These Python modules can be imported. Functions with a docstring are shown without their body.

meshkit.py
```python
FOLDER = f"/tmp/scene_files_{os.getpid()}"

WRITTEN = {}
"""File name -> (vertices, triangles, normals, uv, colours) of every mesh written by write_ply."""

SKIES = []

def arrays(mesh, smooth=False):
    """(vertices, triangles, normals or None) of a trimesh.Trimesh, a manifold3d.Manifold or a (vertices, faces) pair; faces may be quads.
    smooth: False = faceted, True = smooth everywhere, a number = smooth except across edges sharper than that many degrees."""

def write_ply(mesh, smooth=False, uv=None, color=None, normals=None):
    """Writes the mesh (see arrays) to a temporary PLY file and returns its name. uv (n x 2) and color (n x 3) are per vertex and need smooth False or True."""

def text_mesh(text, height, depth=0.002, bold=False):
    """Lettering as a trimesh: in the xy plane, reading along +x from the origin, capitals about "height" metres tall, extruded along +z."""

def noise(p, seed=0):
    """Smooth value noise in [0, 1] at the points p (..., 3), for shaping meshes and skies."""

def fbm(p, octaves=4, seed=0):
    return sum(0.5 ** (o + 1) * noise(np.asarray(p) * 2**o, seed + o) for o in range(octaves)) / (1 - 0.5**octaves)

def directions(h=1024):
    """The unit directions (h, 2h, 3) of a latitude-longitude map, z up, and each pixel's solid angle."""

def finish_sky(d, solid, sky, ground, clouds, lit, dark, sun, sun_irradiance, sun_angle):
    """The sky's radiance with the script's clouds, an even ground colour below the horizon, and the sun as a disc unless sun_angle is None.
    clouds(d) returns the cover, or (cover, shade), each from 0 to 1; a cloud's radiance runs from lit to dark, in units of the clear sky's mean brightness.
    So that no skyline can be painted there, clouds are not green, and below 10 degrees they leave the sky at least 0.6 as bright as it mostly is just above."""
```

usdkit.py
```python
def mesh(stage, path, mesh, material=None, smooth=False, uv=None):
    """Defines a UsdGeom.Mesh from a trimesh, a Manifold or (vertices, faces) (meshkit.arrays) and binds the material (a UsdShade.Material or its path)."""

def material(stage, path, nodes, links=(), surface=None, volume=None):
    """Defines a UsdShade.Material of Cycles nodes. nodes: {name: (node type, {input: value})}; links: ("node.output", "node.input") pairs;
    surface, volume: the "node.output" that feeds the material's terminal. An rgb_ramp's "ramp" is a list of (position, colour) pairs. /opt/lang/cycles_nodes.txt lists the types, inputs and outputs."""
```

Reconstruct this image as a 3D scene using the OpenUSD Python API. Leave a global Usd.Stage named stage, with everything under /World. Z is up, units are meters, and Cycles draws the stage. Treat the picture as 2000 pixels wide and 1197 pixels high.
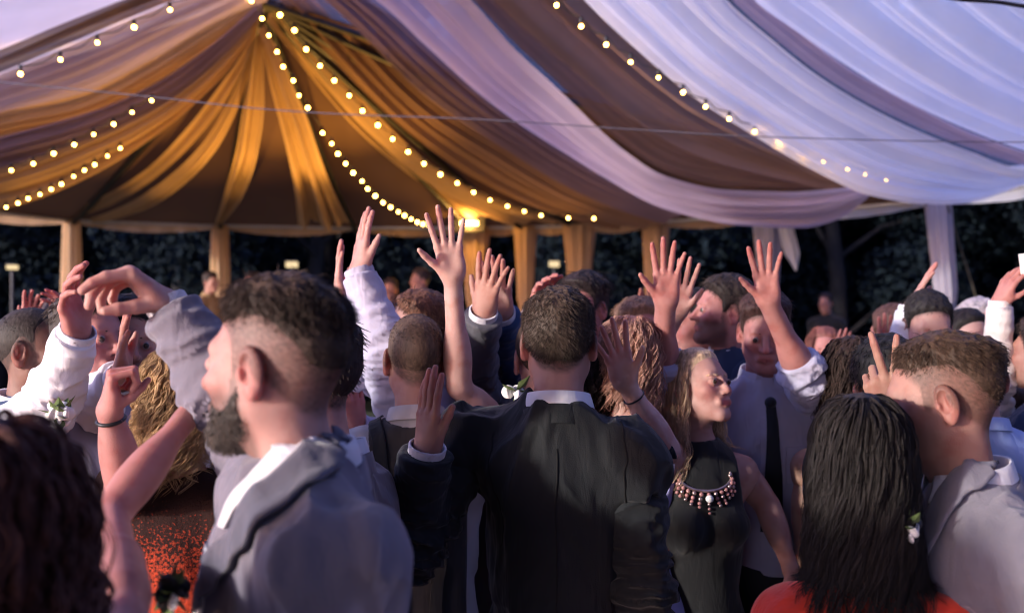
import math
import numpy as np, trimesh
from scipy.interpolate import CubicSpline, PchipInterpolator
import usdkit, meshkit
from pxr import Usd, UsdGeom, UsdLux, UsdShade, Gf, Sdf, Vt

stage = Usd.Stage.CreateInMemory()
UsdGeom.SetStageUpAxis(stage, 'Z')
UsdGeom.Xform.Define(stage, '/World')
rng = np.random.default_rng(7)

# ---------------------------------------------------------------- camera, sky, sun, exposure
EYE, FPX, HORIZON = 1.70, 1944.0, 625.0
SUN = np.array([-0.86, -0.48, 0.17]); SUN /= np.linalg.norm(SUN)
SKY_STRENGTH, SUN_INTENSITY, EXPOSURE = 0.15, 0.44, 1.65
cam = UsdGeom.Camera.Define(stage, '/World/camera')
cam.CreateFocalLengthAttr(36.0 * FPX / 2000)
cam.CreateHorizontalApertureAttr(36.0)
cam.CreateVerticalApertureOffsetAttr((HORIZON - 598.5) / 2000 * 36.0)
cam.AddTranslateOp().Set((0, 0, EYE)); cam.AddRotateXOp().Set(90)
cam.CreateFStopAttr(2.6); cam.CreateFocusDistanceAttr(2.3)
cam.CreateExposureAttr(EXPOSURE)
dome = UsdLux.DomeLight.Define(stage, '/World/sky')
sky_mat = usdkit.material(stage, '/World/Looks/sky', {
    's': ('sky_texture', {'sky_type': 'single_scattering', 'sun_disc': False, 'sun_elevation': float(math.asin(SUN[2])), 'sun_rotation': float(math.atan2(SUN[0], SUN[1]))}),
    't': ('mix_color', {'blend_type': 'multiply', 'fac': 1.0, 'b': (0.86, 0.80, 1.50), 'use_clamp': False}),
    'b': ('background_shader', {'strength': SKY_STRENGTH})}, [('s.color', 't.a'), ('t.result', 'b.color')], surface='b.background')
UsdShade.MaterialBindingAPI.Apply(dome.GetPrim()).Bind(sky_mat)
sun = UsdLux.DistantLight.Define(stage, '/World/sun')
sun.CreateIntensityAttr(SUN_INTENSITY); sun.CreateAngleAttr(3.5); sun.CreateNormalizeAttr(True); sun.CreateColorAttr((1.0, 0.93, 0.84))
_x = np.cross([0, 0, 1.0], SUN); _x /= np.linalg.norm(_x); _y = np.cross(SUN, _x)
sun.AddTransformOp().Set(Gf.Matrix4d(*_x, 0, *_y, 0, *SUN, 0, 0, 0, 0, 1))

# ---------------------------------------------------------------- helpers
V = lambda *a: np.array(a, float)
unit = lambda v: np.asarray(v, float) / (np.linalg.norm(v) + 1e-12)
def W(px, py, d):                               # a point of the photograph, d metres in front of the eye
    return V((px - 1000) / FPX * d, d, EYE + (HORIZON - py) / FPX * d)
_used = {}
def path_for(name, parent='/World'):
    key = f'{parent}/{name}'
    n = _used.get(key, 0); _used[key] = n + 1
    return key if n == 0 else f'{key}_{n:03d}'
def put(name, v, f, mat, parent='/World', n=None, tint=None, smooth=True, **data):
    """One mesh of the scene."""
    if n is None:
        v, f, n = meshkit.arrays((np.asarray(v, float), np.asarray(f, int)), smooth)
    p = path_for(name, str(parent.GetPath()) if hasattr(parent, 'GetPath') else parent)
    f = np.asarray(f, int)
    if f.shape[1] == 4:
        f = np.vstack([f[:, [0, 1, 2]], f[:, [0, 2, 3]]])
    m = UsdGeom.Mesh.Define(stage, p)
    m.CreatePointsAttr(Vt.Vec3fArray.FromNumpy(np.asarray(v, np.float32)))
    m.CreateFaceVertexCountsAttr(Vt.IntArray.FromNumpy(np.full(len(f), 3, np.int32)))
    m.CreateFaceVertexIndicesAttr(Vt.IntArray.FromNumpy(f.astype(np.int32).ravel()))
    m.CreateSubdivisionSchemeAttr('none'); m.CreateDoubleSidedAttr(True)
    if n is not None:
        m.CreateNormalsAttr(Vt.Vec3fArray.FromNumpy(np.asarray(n, np.float32))); m.SetNormalsInterpolation('vertex')
    if tint is not None:
        UsdGeom.PrimvarsAPI(m).CreatePrimvar('tint', Sdf.ValueTypeNames.Color3fArray, 'vertex').Set(Vt.Vec3fArray.FromNumpy(np.asarray(tint, np.float32)))
    UsdShade.MaterialBindingAPI.Apply(m.GetPrim()).Bind(mat)
    for k, x in data.items():
        m.GetPrim().SetCustomDataByKey(k, x)
    return m.GetPrim()
def thing(name, label, category, loc=(0, 0, 0), group=None):
    x = UsdGeom.Xform.Define(stage, path_for(name)); o = x.GetPrim()
    x.AddTranslateOp().Set(Gf.Vec3d(*map(float, loc)))
    o.SetCustomDataByKey('label', label); o.SetCustomDataByKey('category', category)
    if group: o.SetCustomDataByKey('group', group)
    return o
def curves(name, pts, widths, mat, parent, n_per):
    """pts (m, n_per, 3); widths (m, n_per)"""
    p = path_for(name, str(parent.GetPath()))
    c = UsdGeom.BasisCurves.Define(stage, p)
    c.CreateTypeAttr('linear'); c.CreateWrapAttr('nonperiodic')
    c.CreatePointsAttr(Vt.Vec3fArray.FromNumpy(pts.reshape(-1, 3).astype(np.float32)))
    c.CreateCurveVertexCountsAttr(Vt.IntArray.FromNumpy(np.full(len(pts), n_per, np.int32)))
    c.CreateWidthsAttr(Vt.FloatArray.FromNumpy(widths.ravel().astype(np.float32))); c.SetWidthsInterpolation('vertex')
    UsdShade.MaterialBindingAPI.Apply(c.GetPrim()).Bind(mat)
    return c.GetPrim()
def grid_faces(a, b):
    i, j = np.meshgrid(np.arange(a - 1), np.arange(b - 1), indexing='ij')
    q = (i * b + j).ravel()
    return np.stack([q, q + 1, q + b + 1, q + b], 1)
def tube(pts, r, sides=8, cap=True):
    pts = np.asarray(pts, float); m = len(pts); r = np.broadcast_to(np.asarray(r, float), (m,))
    t = np.gradient(pts, axis=0); t /= np.linalg.norm(t, axis=1, keepdims=True) + 1e-12
    a = np.cross(t, [0, 0, 1.0]); bad = np.linalg.norm(a, axis=1) < 0.2
    a[bad] = np.cross(t[bad], [1.0, 0, 0]); a /= np.linalg.norm(a, axis=1, keepdims=True)
    for i in range(1, m):
        a[i] = unit(a[i - 1] - t[i] * np.dot(a[i - 1], t[i]))
    b = np.cross(t, a); ang = np.arange(sides) * 2 * np.pi / sides
    v = pts[:, None] + r[:, None, None] * (np.cos(ang)[None, :, None] * a[:, None] + np.sin(ang)[None, :, None] * b[:, None])
    i, j = np.meshgrid(np.arange(m - 1), np.arange(sides), indexing='ij')
    f = np.stack([i * sides + j, i * sides + (j + 1) % sides, (i + 1) * sides + (j + 1) % sides, (i + 1) * sides + j], -1).reshape(-1, 4)
    f = np.vstack([f[:, [0, 1, 2]], f[:, [0, 2, 3]]]); v = v.reshape(-1, 3)
    if cap:
        k = len(v); v = np.vstack([v, pts[0], pts[-1]])
        e = np.arange(sides); e2 = (e + 1) % sides; o = (m - 1) * sides
        f = np.vstack([f, np.stack([e2, e, np.full(sides, k)], 1), np.stack([o + e, o + e2, np.full(sides, k + 1)], 1)])
    return v, f
def join(*parts):
    vs, fs, k = [], [], 0
    for v, f in parts:
        f = np.asarray(f)
        if f.shape[1] == 4: f = np.vstack([f[:, [0, 1, 2]], f[:, [0, 2, 3]]])
        vs.append(v); fs.append(f + k); k += len(v)
    return np.vstack(vs), np.vstack(fs)
def ball(c, r, sub=2):
    m = trimesh.creation.icosphere(sub); return np.array(m.vertices) * r + c, np.array(m.faces)
def block(c, s):
    m = trimesh.creation.box(s); return np.array(m.vertices) + c, np.array(m.faces)

# ---------------------------------------------------------------- materials
def mat(name, nodes, links=(), surface='p.BSDF'):
    return usdkit.material(stage, '/World/Looks/' + name, nodes, links, surface=surface)
def cloth(name, c, rough=0.85, scale=350.0, bump=0.25, var=0.12, sheen=0.15, mscale=9.0):
    c = np.array(c, float)
    return mat(name, {
        'g': ('texture_coordinate', {}), 'm': ('noise_texture', {'scale': mscale, 'detail': 4.0}),
        'w': ('noise_texture', {'scale': scale, 'detail': 1.0}),
        'r': ('rgb_ramp', {'ramp': [(0.25, tuple(c * (1 - var))), (0.75, tuple(np.minimum(c * (1 + var), 0.9)))]}),
        'q': ('mapping', {'scale': (26.0, 26.0, 7.0)}), 'k': ('noise_texture', {'scale': 1.0, 'detail': 3.0, 'distortion': 0.6}), 'c': ('bump', {'strength': 0.55, 'distance': 0.010}),
        'b': ('bump', {'strength': bump, 'distance': 0.002}),
        'p': ('principled_bsdf', {'roughness': rough, 'sheen_weight': sheen, 'sheen_roughness': 0.5, 'specular_ior_level': 0.25})},
        [('g.object', 'm.vector'), ('g.object', 'w.vector'), ('m.fac', 'r.fac'), ('r.color', 'p.base_color'), ('w.fac', 'b.height'), ('g.object', 'q.vector'), ('q.vector', 'k.vector'), ('k.fac', 'c.height'), ('c.normal', 'b.normal'), ('b.normal', 'p.normal')])
def voile(name, c, trans=0.45, var=0.06, sheer=0.14):
    sheer = 0.0 if 'canvas' in name else sheer
    c = np.array(c, float)
    return mat(name, {
        'g': ('texture_coordinate', {}), 'm': ('noise_texture', {'scale': 2.0, 'detail': 5.0}),
        'w': ('noise_texture', {'scale': 60.0, 'detail': 2.0}),
        'r': ('rgb_ramp', {'ramp': [(0.3, tuple(c * (1 - var))), (0.7, tuple(np.minimum(c * (1 + var), 0.9)))]}),
        'b': ('bump', {'strength': 0.15, 'distance': 0.004}),
        'd': ('diffuse_bsdf', {'roughness': 0.6}), 't': ('translucent_bsdf', {}), 'x': ('mix_closure', {'fac': trans}), 'k': ('transparent_bsdf', {}), 'z': ('mix_closure', {'fac': sheer})},
        [('g.object', 'm.vector'), ('g.object', 'w.vector'), ('m.fac', 'r.fac'), ('r.color', 'd.color'), ('r.color', 't.color'), ('w.fac', 'b.height'), ('b.normal', 'd.normal'), ('d.BSDF', 'x.closure1'), ('t.BSDF', 'x.closure2'), ('x.closure', 'z.closure1'), ('k.BSDF', 'z.closure2')], surface='z.closure')
def plain(name, c, rough=0.5, metal=0.0, scale=30.0, var=0.15):
    c = np.array(c, float)
    return mat(name, {'g': ('texture_coordinate', {}), 'm': ('noise_texture', {'scale': scale, 'detail': 5.0}),
        'r': ('rgb_ramp', {'ramp': [(0.3, tuple(c * (1 - var))), (0.7, tuple(np.minimum(c * (1 + var), 0.95)))]}),
        'b': ('bump', {'strength': 0.1, 'distance': 0.003}),
        'p': ('principled_bsdf', {'roughness': rough, 'metallic': metal})},
        [('g.object', 'm.vector'), ('m.fac', 'r.fac'), ('r.color', 'p.base_color'), ('m.fac', 'b.height'), ('b.normal', 'p.normal')])
def glow(name, c, s):
    return mat(name, {'e': ('emission', {'color': c, 'strength': s})}, surface='e.emission')
SKIN = mat('skin', {'a': ('attribute', {'attribute': 'tint'}), 'g': ('texture_coordinate', {}),
    'm': ('noise_texture', {'scale': 28.0, 'detail': 4.0}), 'f': ('noise_texture', {'scale': 420.0, 'detail': 2.0}),
    'r': ('rgb_ramp', {'ramp': [(0.3, (0.84, 0.68, 0.66)), (0.5, (0.95, 0.93, 0.92)), (0.7, (1.0, 1.0, 1.0))]}),
    'x': ('mix_color', {'blend_type': 'multiply', 'fac': 1.0}),
    'b': ('bump', {'strength': 0.35, 'distance': 0.002}),
    'p': ('principled_bsdf', {'roughness': 0.58, 'subsurface_weight': 0.15, 'subsurface_scale': 0.008, 'subsurface_radius': (1.0, 0.25, 0.15), 'specular_ior_level': 0.4})},
    [('g.object', 'm.vector'), ('g.object', 'f.vector'), ('m.fac', 'r.fac'), ('a.color', 'x.a'), ('r.color', 'x.b'), ('x.result', 'p.base_color'), ('f.fac', 'b.height'), ('b.normal', 'p.normal')])
_hair = {}
def hair_mat(c, rough=0.62):
    key = tuple(c)
    if key not in _hair:
        c = np.array(c, float)
        _hair[key] = mat(f'hair_{len(_hair):02d}', {'g': ('texture_coordinate', {}), 'q': ('mapping', {'scale': (140.0, 140.0, 40.0)}), 'm': ('noise_texture', {'scale': 1.0, 'detail': 3.0}),
            'n': ('noise_texture', {'scale': 14.0, 'detail': 2.0}), 'y': ('mix_float', {'fac': 0.4}),
            'r': ('rgb_ramp', {'ramp': [(0.32, tuple(c * 0.45)), (0.68, tuple(np.minimum(c * 1.6, 0.8)))]}), 'b': ('bump', {'strength': 0.5, 'distance': 0.003}),
            'p': ('principled_bsdf', {'roughness': rough, 'specular_ior_level': 0.22, 'anisotropic': 0.3})},
            [('g.object', 'q.vector'), ('q.vector', 'm.vector'), ('g.object', 'n.vector'), ('m.fac', 'y.a'), ('n.fac', 'y.b'), ('y.result', 'r.fac'), ('r.color', 'p.base_color'), ('m.fac', 'b.height'), ('b.normal', 'p.normal')])
    return _hair[key]
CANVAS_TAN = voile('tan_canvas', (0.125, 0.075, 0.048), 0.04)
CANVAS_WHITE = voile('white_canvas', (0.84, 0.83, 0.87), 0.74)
VOILE_DIM = voile('dimmed_voile', (0.60, 0.50, 0.60), 0.5)  # dimmer copy of the white voile, weaker light put into the colour
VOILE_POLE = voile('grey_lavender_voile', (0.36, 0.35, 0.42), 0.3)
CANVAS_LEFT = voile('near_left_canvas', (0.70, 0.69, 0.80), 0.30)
VOILE_SHADE = voile('shaded_voile', (0.50, 0.41, 0.50), 0.22)  # dimmer copy of the white voile, shade put into the colour
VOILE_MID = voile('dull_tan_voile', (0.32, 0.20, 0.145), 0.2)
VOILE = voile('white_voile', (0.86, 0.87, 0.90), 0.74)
VOILE_AMBER_WASH = voile('amber_washed_voile', (0.60, 0.42, 0.25), 0.30)  # tan cloth with the amber lamp wash partly put into its colour
VOILE_DEEP_SHADE = voile('deep_shaded_voile', (0.26, 0.19, 0.25), 0.20)  # darkest voile copy, shade of the purple drapes put into the colour
VOILE_BROWN_SHADE = voile('brown_shaded_voile', (0.24, 0.15, 0.11), 0.06)  # brown cloth; on the right slope this colour stands in for shade
CLEAR = mat('sky_pass_film', {'t': ('transparent_bsdf', {'color': (0.95, 0.95, 0.96)}), 'd': ('translucent_bsdf', {'color': (0.85, 0.85, 0.88)}), 'x': ('mix_closure', {'fac': 0.12})}, [('t.BSDF', 'x.closure1'), ('d.BSDF', 'x.closure2')], surface='x.closure')  # added clear film, passes more sky to brighten the drapes below
BULB = glow('bulb_glow', (1.0, 0.52, 0.085), 16.0)
LAMP = glow('amber_lamp_glow', (1.0, 0.50, 0.10), 14.0)
DARK_METAL = plain('dark_metal', (0.03, 0.03, 0.035), 0.45, 0.6)
CABLE = plain('black_cable', (0.02, 0.02, 0.022), 0.5)
ALU = plain('pole_aluminium', (0.5, 0.5, 0.52), 0.4, 0.7)
# ---------------------------------------------------------------- ground, wood behind the tent
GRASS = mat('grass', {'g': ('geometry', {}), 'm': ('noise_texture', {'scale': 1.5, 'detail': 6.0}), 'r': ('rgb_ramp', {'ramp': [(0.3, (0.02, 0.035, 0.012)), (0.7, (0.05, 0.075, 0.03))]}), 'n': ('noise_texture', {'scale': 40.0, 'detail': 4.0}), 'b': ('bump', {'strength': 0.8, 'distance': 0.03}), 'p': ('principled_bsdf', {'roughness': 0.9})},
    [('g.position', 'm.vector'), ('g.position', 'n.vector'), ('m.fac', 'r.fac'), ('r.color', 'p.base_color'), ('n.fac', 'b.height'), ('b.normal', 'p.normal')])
gx = np.linspace(-1, 1, 41); gx = np.sign(gx) * np.abs(gx) ** 2 * 400
X, Y = np.meshgrid(gx, gx + 8, indexing='ij')
put('ground', np.stack([X, Y, np.full_like(X, -0.05)], -1).reshape(-1, 3), grid_faces(41, 41), GRASS, kind='structure')
FLOOR = plain('dance_floor_wood', (0.09, 0.055, 0.035), 0.35, 0.0, 6.0, 0.3)
floor = put('dance_floor', *block((0, 5.0, -0.032), (10.0, 13.0, 0.05)), FLOOR, smooth=False, kind='structure')
for i in range(20):
    for j in range(6):
        if (i * 0.5 - 4.75) ** 2 / 25 + (j * 2.1 - 0.2 - 5) ** 2 < 80:
            put('plank', *block((i * 0.5 - 4.75, j * 2.1 - 0.2, -0.002), (0.494, 2.09, 0.016)), FLOOR, floor, smooth=False)

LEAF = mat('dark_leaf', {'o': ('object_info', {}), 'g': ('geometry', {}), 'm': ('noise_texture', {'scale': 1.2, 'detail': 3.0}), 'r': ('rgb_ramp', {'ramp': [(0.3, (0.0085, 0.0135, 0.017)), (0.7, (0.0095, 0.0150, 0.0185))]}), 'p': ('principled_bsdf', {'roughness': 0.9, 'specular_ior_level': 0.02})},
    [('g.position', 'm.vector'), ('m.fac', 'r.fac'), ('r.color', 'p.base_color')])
BARK = plain('bark', (0.012, 0.011, 0.012), 0.9, 0.0, 12.0, 0.4)
def leaves(centres, rad, n, size, rs):
    c = centres[rs.integers(0, len(centres), n)]
    o = rs.normal(size=(n, 3)); o /= np.linalg.norm(o, axis=1, keepdims=True)
    p = c + o * (rad * rs.uniform(0.35, 1.0, n) ** 0.5)[:, None] * V(1, 1, 0.8)
    a = rs.normal(size=(n, 3)); a /= np.linalg.norm(a, axis=1, keepdims=True)
    b = np.cross(a, rs.normal(size=(n, 3))); b /= np.linalg.norm(b, axis=1, keepdims=True)
    s = size * rs.uniform(0.6, 1.4, n)[:, None]
    v = np.stack([p - a * s, p + b * s * 0.55, p + a * s, p - b * s * 0.55], 1).reshape(-1, 3)
    f = np.arange(n)[:, None] * 4 + np.array([[0, 1, 2, 3]])
    return v, f
protos = []
def tree(x, y, k, s, rot, label, group=None):
    t = thing('tree', label, 'tree', group=group)
    rs = np.random.default_rng(100 + k)
    xf = UsdGeom.Xformable(t); xf.ClearXformOpOrder()
    xf.GetPrim().RemoveProperty('xformOp:translate')
    xf.AddTranslateOp().Set((x, y, -0.05)); xf.AddRotateZOp().Set(rot); xf.AddScaleOp().Set((s, s, s))
    if len(protos) > k:
        t.GetReferences().AddInternalReference(protos[k].GetPath()); t.SetInstanceable(True)
        return
    z = np.linspace(0, 6.5, 9)
    trunk = [tube(np.stack([0.12 * np.sin(z * 0.9 + k), 0.1 * np.cos(z * 0.7), z], 1), np.linspace(0.2, 0.05, 9), 8)]
    cs = []
    for i in range(34):
        h = rs.uniform(0.5, 8.5); a = rs.uniform(0, 2 * np.pi); r = (2.3 - 0.17 * h) * rs.uniform(0.5, 1.0) + 0.2
        e = V(r * math.cos(a), r * math.sin(a), h)
        cs.append(e)
        if i % 3 == 0:
            trunk.append(tube([V(0, 0, max(h - 0.9, 0.4)), e * V(0.5, 0.5, 1) - V(0, 0, 0.25), e], [0.06, 0.04, 0.012], 5))
    put('trunk', *join(*trunk), BARK, t)
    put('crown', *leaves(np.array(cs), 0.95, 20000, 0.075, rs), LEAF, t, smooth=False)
    protos.append(t)
k = 0
for row, (y, n, w) in enumerate(((19.0, 9, 15.0), (22.0, 11, 19.0), (26.0, 13, 24.0))):
    for i in range(n):
        x = -w + 2 * w * (i + 0.5) / n + rng.uniform(-0.6, 0.6)
        tree(x, y + rng.uniform(-0.9, 0.9), k % 3, rng.uniform(0.9, 1.25), rng.uniform(0, 360), 'dark leafy tree in the night wood beyond the tent', 'dark trees beyond the tent')
        k += 1
for (x, y) in ((14, 15), (16.5, 11), (15, 7.5), (17, 4), (15.5, 0), (17, -4), (14, -8), (9, -11), (4, -12), (-1, -13), (19, -9), (20, 2), (20, 8), (20, 14), (6, -15)):
    tree(x, y, k % 3, rng.uniform(1.1, 1.4), rng.uniform(0, 360), 'dark leafy tree in the night wood beyond the tent', 'dark trees beyond the tent'); k += 1
# the undergrowth under them, too dense to count
cs = np.stack([rng.uniform(-32, 32, 700), rng.uniform(27, 31, 700), rng.uniform(0, 8, 700)], 1)
v, f = leaves(cs, 1.6, 42000, 0.55, rng)
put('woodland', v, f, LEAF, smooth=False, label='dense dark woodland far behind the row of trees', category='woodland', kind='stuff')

# ---------------------------------------------------------------- the tent
EH = 3.0
APEX = V(-2.42, 9.6, 4.82)
RIDGE = [APEX, V(-0.66, 6.4, 4.92), V(1.5, 2.5, 5.0)]
EAVE = [(-7.4, 7.0), (-7.2, 8.8), (-6.6, 11.2), (-5.75, 13.0), (-4.02, 13.7), (-2.2, 14.05), (-0.53, 14.0), (0.18, 13.9), (0.92, 13.7), (1.9, 13.2), (3.15, 12.25), (4.6, 10.75), (5.3, 8.6), (6.0, 6.0), (6.6, 3.0)]
EAVE = [V(x, y, EH) for x, y in EAVE]
tent = thing('marquee_tent', 'large marquee roof with tan canvas panels over the dancing crowd', 'tent')
def ruled(a0, a1, b0, b1, n=10, m=6, sag=0.10):
    s, t = np.meshgrid(np.linspace(0, 1, n), np.linspace(0, 1, m), indexing='ij')
    s, t = s[..., None], t[..., None]
    p = (a0 * (1 - t) + a1 * t) * (1 - s) + (b0 * (1 - t) + b1 * t) * s
    p = p - V(0, 0, 1) * (sag * 4 * s * (1 - s) * (0.5 + 2 * t * (1 - t)))
    return p.reshape(-1, 3), grid_faces(n, m)
for i in range(1, 11):
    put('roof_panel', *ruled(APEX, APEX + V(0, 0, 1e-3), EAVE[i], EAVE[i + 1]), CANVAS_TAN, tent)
put('roof_panel', *ruled(APEX, RIDGE[1], EAVE[11], EAVE[13]), CLEAR, tent, label='added clear roof panel letting sky light onto the pale drapes')
put('roof_panel', *ruled(RIDGE[1], RIDGE[2], EAVE[13], EAVE[14]), CLEAR, tent, label='added clear roof panel letting sky light in at the near right')
put('roof_panel', *ruled(APEX, RIDGE[1], EAVE[1], EAVE[0], sag=0.02), CANVAS_LEFT, tent, label='white translucent roof panel at the near left')
BACK = [V(1.5, 2.5, 5.0), V(2.6, -2.0, 5.0), V(3.2, -6.0, 5.0)]; EB = [EAVE[14], V(7.0, -1.5, EH), V(7.2, -6.0, EH)]
for i in (0, 1):  # unseen rear roof, added and shaped to cut sky fill from behind
    put('roof_panel', *ruled(BACK[i], BACK[i + 1], EB[i], EB[i + 1]), CANVAS_WHITE, tent)
    put('roof_panel', *ruled(BACK[i], BACK[i + 1], V(-5, BACK[i][1], 3.4), V(-5, BACK[i + 1][1], 3.4)), CANVAS_TAN, tent)
put('side_wall', *ruled(V(-1.5, -6, 3.6), V(7.2, -6, 3.4), V(-1.5, -6, 0), V(7.2, -6, 0)), CANVAS_TAN, tent)  # unseen wall, added to block sky light from behind
put('ridge_beam', *tube([p + V(0, 0, 0.05) for p in RIDGE], 0.04, 8), ALU, tent)
for i in range(2, 12):                                 # rafters from the apex to the eave
    q = [APEX * (1 - t) + EAVE[i] * t - V(0, 0, 0.06 + 0.28 * t * (1 - t)) for t in np.linspace(0.0, 1, 9)]
    put('rafter', *tube(q, 0.035, 6), DARK_METAL, tent)
def valance(a, b, drop=0.13, scallop=0.10, n=24):
    t = np.linspace(0, 1, n); s = np.linspace(0, 1, 5)
    out = unit(np.cross(b - a, V(0, 0, 1)))
    p = np.zeros((n, 5, 3))
    for j, sj in enumerate(s):
        dr = drop + scallop * 4 * t * (1 - t)
        p[:, j] = a + (b - a) * t[:, None] - V(0, 0, 1) * (dr * sj - 0.10)[:, None] + out * (0.02 * np.sin(t * 40) * sj)[:, None]
    return p.reshape(-1, 3), grid_faces(n, 5)
for i in range(1, 14):
    put('valance', *valance(EAVE[i], EAVE[i + 1]), VOILE_AMBER_WASH if i < 10 else VOILE, tent)
    put('eave_beam', *tube([EAVE[i], EAVE[i + 1]], 0.035, 6), ALU, tent)

def curve(pts, d, n=64, ease=1.0):
    """pts: points of the photograph along the hem; d: distances at both ends (or one per point)."""
    q = np.array(pts, float); L = np.r_[0, np.cumsum(np.hypot(*np.diff(q, axis=0).T))]; L /= L[-1]
    dd = (9.08 - 1.7) / (0.444 + (625 - q[:, 1]) / 1944) - np.interp(L, [0, 1], [0.25, 0.35]) - 0.55 * 4 * L * (1 - L) if d == 'hip' else np.interp(L, [0, 1], d)
    w = np.array([W(a, b, c) for (a, b), c in zip(q, dd)])
    return PchipInterpolator(L, w)(np.linspace(0, 1, n))
def swag(label, A, dA, B, dB, m, folds=6, amp=0.05, belly=0.08, J=70, n=64, seed=0, name='ceiling_drape', gather=0.0):
    a, b = curve(A, dA, n), curve(B, dB, n)
    rs = np.random.default_rng(seed)
    t, s = np.meshgrid(np.linspace(0, 1, n), np.linspace(0, 1, J), indexing='ij')
    tan = np.gradient(a + b, axis=0); tan /= np.linalg.norm(tan, axis=1, keepdims=True)
    acr = b - a; nor = np.cross(tan, acr); nor /= np.linalg.norm(nor, axis=1, keepdims=True) + 1e-9
    nor *= np.sign(nor[:, 2:3]) * -1
    sw = s + 0.05 * np.sin(3 * t + seed) * np.sin(np.pi * s)
    fo = sum(rs.uniform(0.35, 1) * np.sin(2 * np.pi * k * sw + rs.uniform(0, 6.3) + rs.uniform(-1.2, 1.2) * t) / (1 + 0.25 * i) for i, k in enumerate((folds * 0.45, folds * 0.8, folds * 1.3, folds * 1.9)))
    width = np.linalg.norm(acr, axis=1)
    am = amp * np.minimum(1, width / (width.max() + 1e-9) + 0.25)
    edge = np.minimum(1, np.minimum(s, 1 - s) * 9)
    p = a[:, None] + acr[:, None] * s[..., None] + nor[:, None] * (fo * am[:, None] * (0.3 + 0.7 * edge))[..., None]
    p[..., 2] -= belly * 4 * s * (1 - s) * np.sin(np.pi * np.clip(t, 0, 1)) ** 0.7
    o = put(name, p.reshape(-1, 3), grid_faces(n, J), m, label=label, category='ceiling drape')
    return p
# left slope
swag('dark brown ceiling drape at the top left corner beside the pale canvas', [(640, -130), (430, -70), (240, 0), (120, 47), (0, 97), (-160, 150)], (8.0, 7.0), [(600, -90), (480, -50), (325, 4), (110, 95), (0, 142), (-160, 200)], (8.3, 7.1), VOILE_BROWN_SHADE, 3, 0.03, 0.0, seed=1)
swag('mauve ceiling drape below the uppermost bulb string at the left', [(590, -80), (480, -42), (330, 8), (110, 100), (0, 145), (-160, 205)], (8.6, 7.3), [(520, 2), (440, 32), (300, 112), (160, 180), (0, 218), (-160, 262)], (9.4, 8.2), VOILE_SHADE, 4, 0.05, 0.06, seed=2)
swag('amber ceiling drape between the mauve and the dark purple drape', [(512, 2), (400, 55), (290, 116), (160, 178), (0, 212), (-160, 255)], (9.55, 8.8), [(512, 10), (400, 98), (300, 160), (160, 232), (0, 268), (-160, 310)], (9.6, 9.2), VOILE_AMBER_WASH, 5, 0.03, 0.05, seed=3)
swag('dark purple ceiling drape running from the tent peak to the left edge', [(512, 8), (430, 78), (330, 150), (200, 214), (0, 272), (-160, 315)], (9.5, 8.6), [(510, 26), (420, 122), (310, 205), (120, 286), (0, 325), (-160, 368)], (9.6, 8.9), VOILE_DEEP_SHADE, 4, 0.04, 0.05, seed=4)
swag('wide amber ceiling drape with two bulb strings at the left', [(508, 30), (420, 120), (300, 206), (110, 290), (0, 328), (-160, 372)], (9.6, 10.3), [(500, 70), (400, 180), (240, 305), (100, 378), (0, 410), (-160, 440)], (9.7, 11.0), VOILE_AMBER_WASH, 4, 0.04, 0.10, seed=5)
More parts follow.
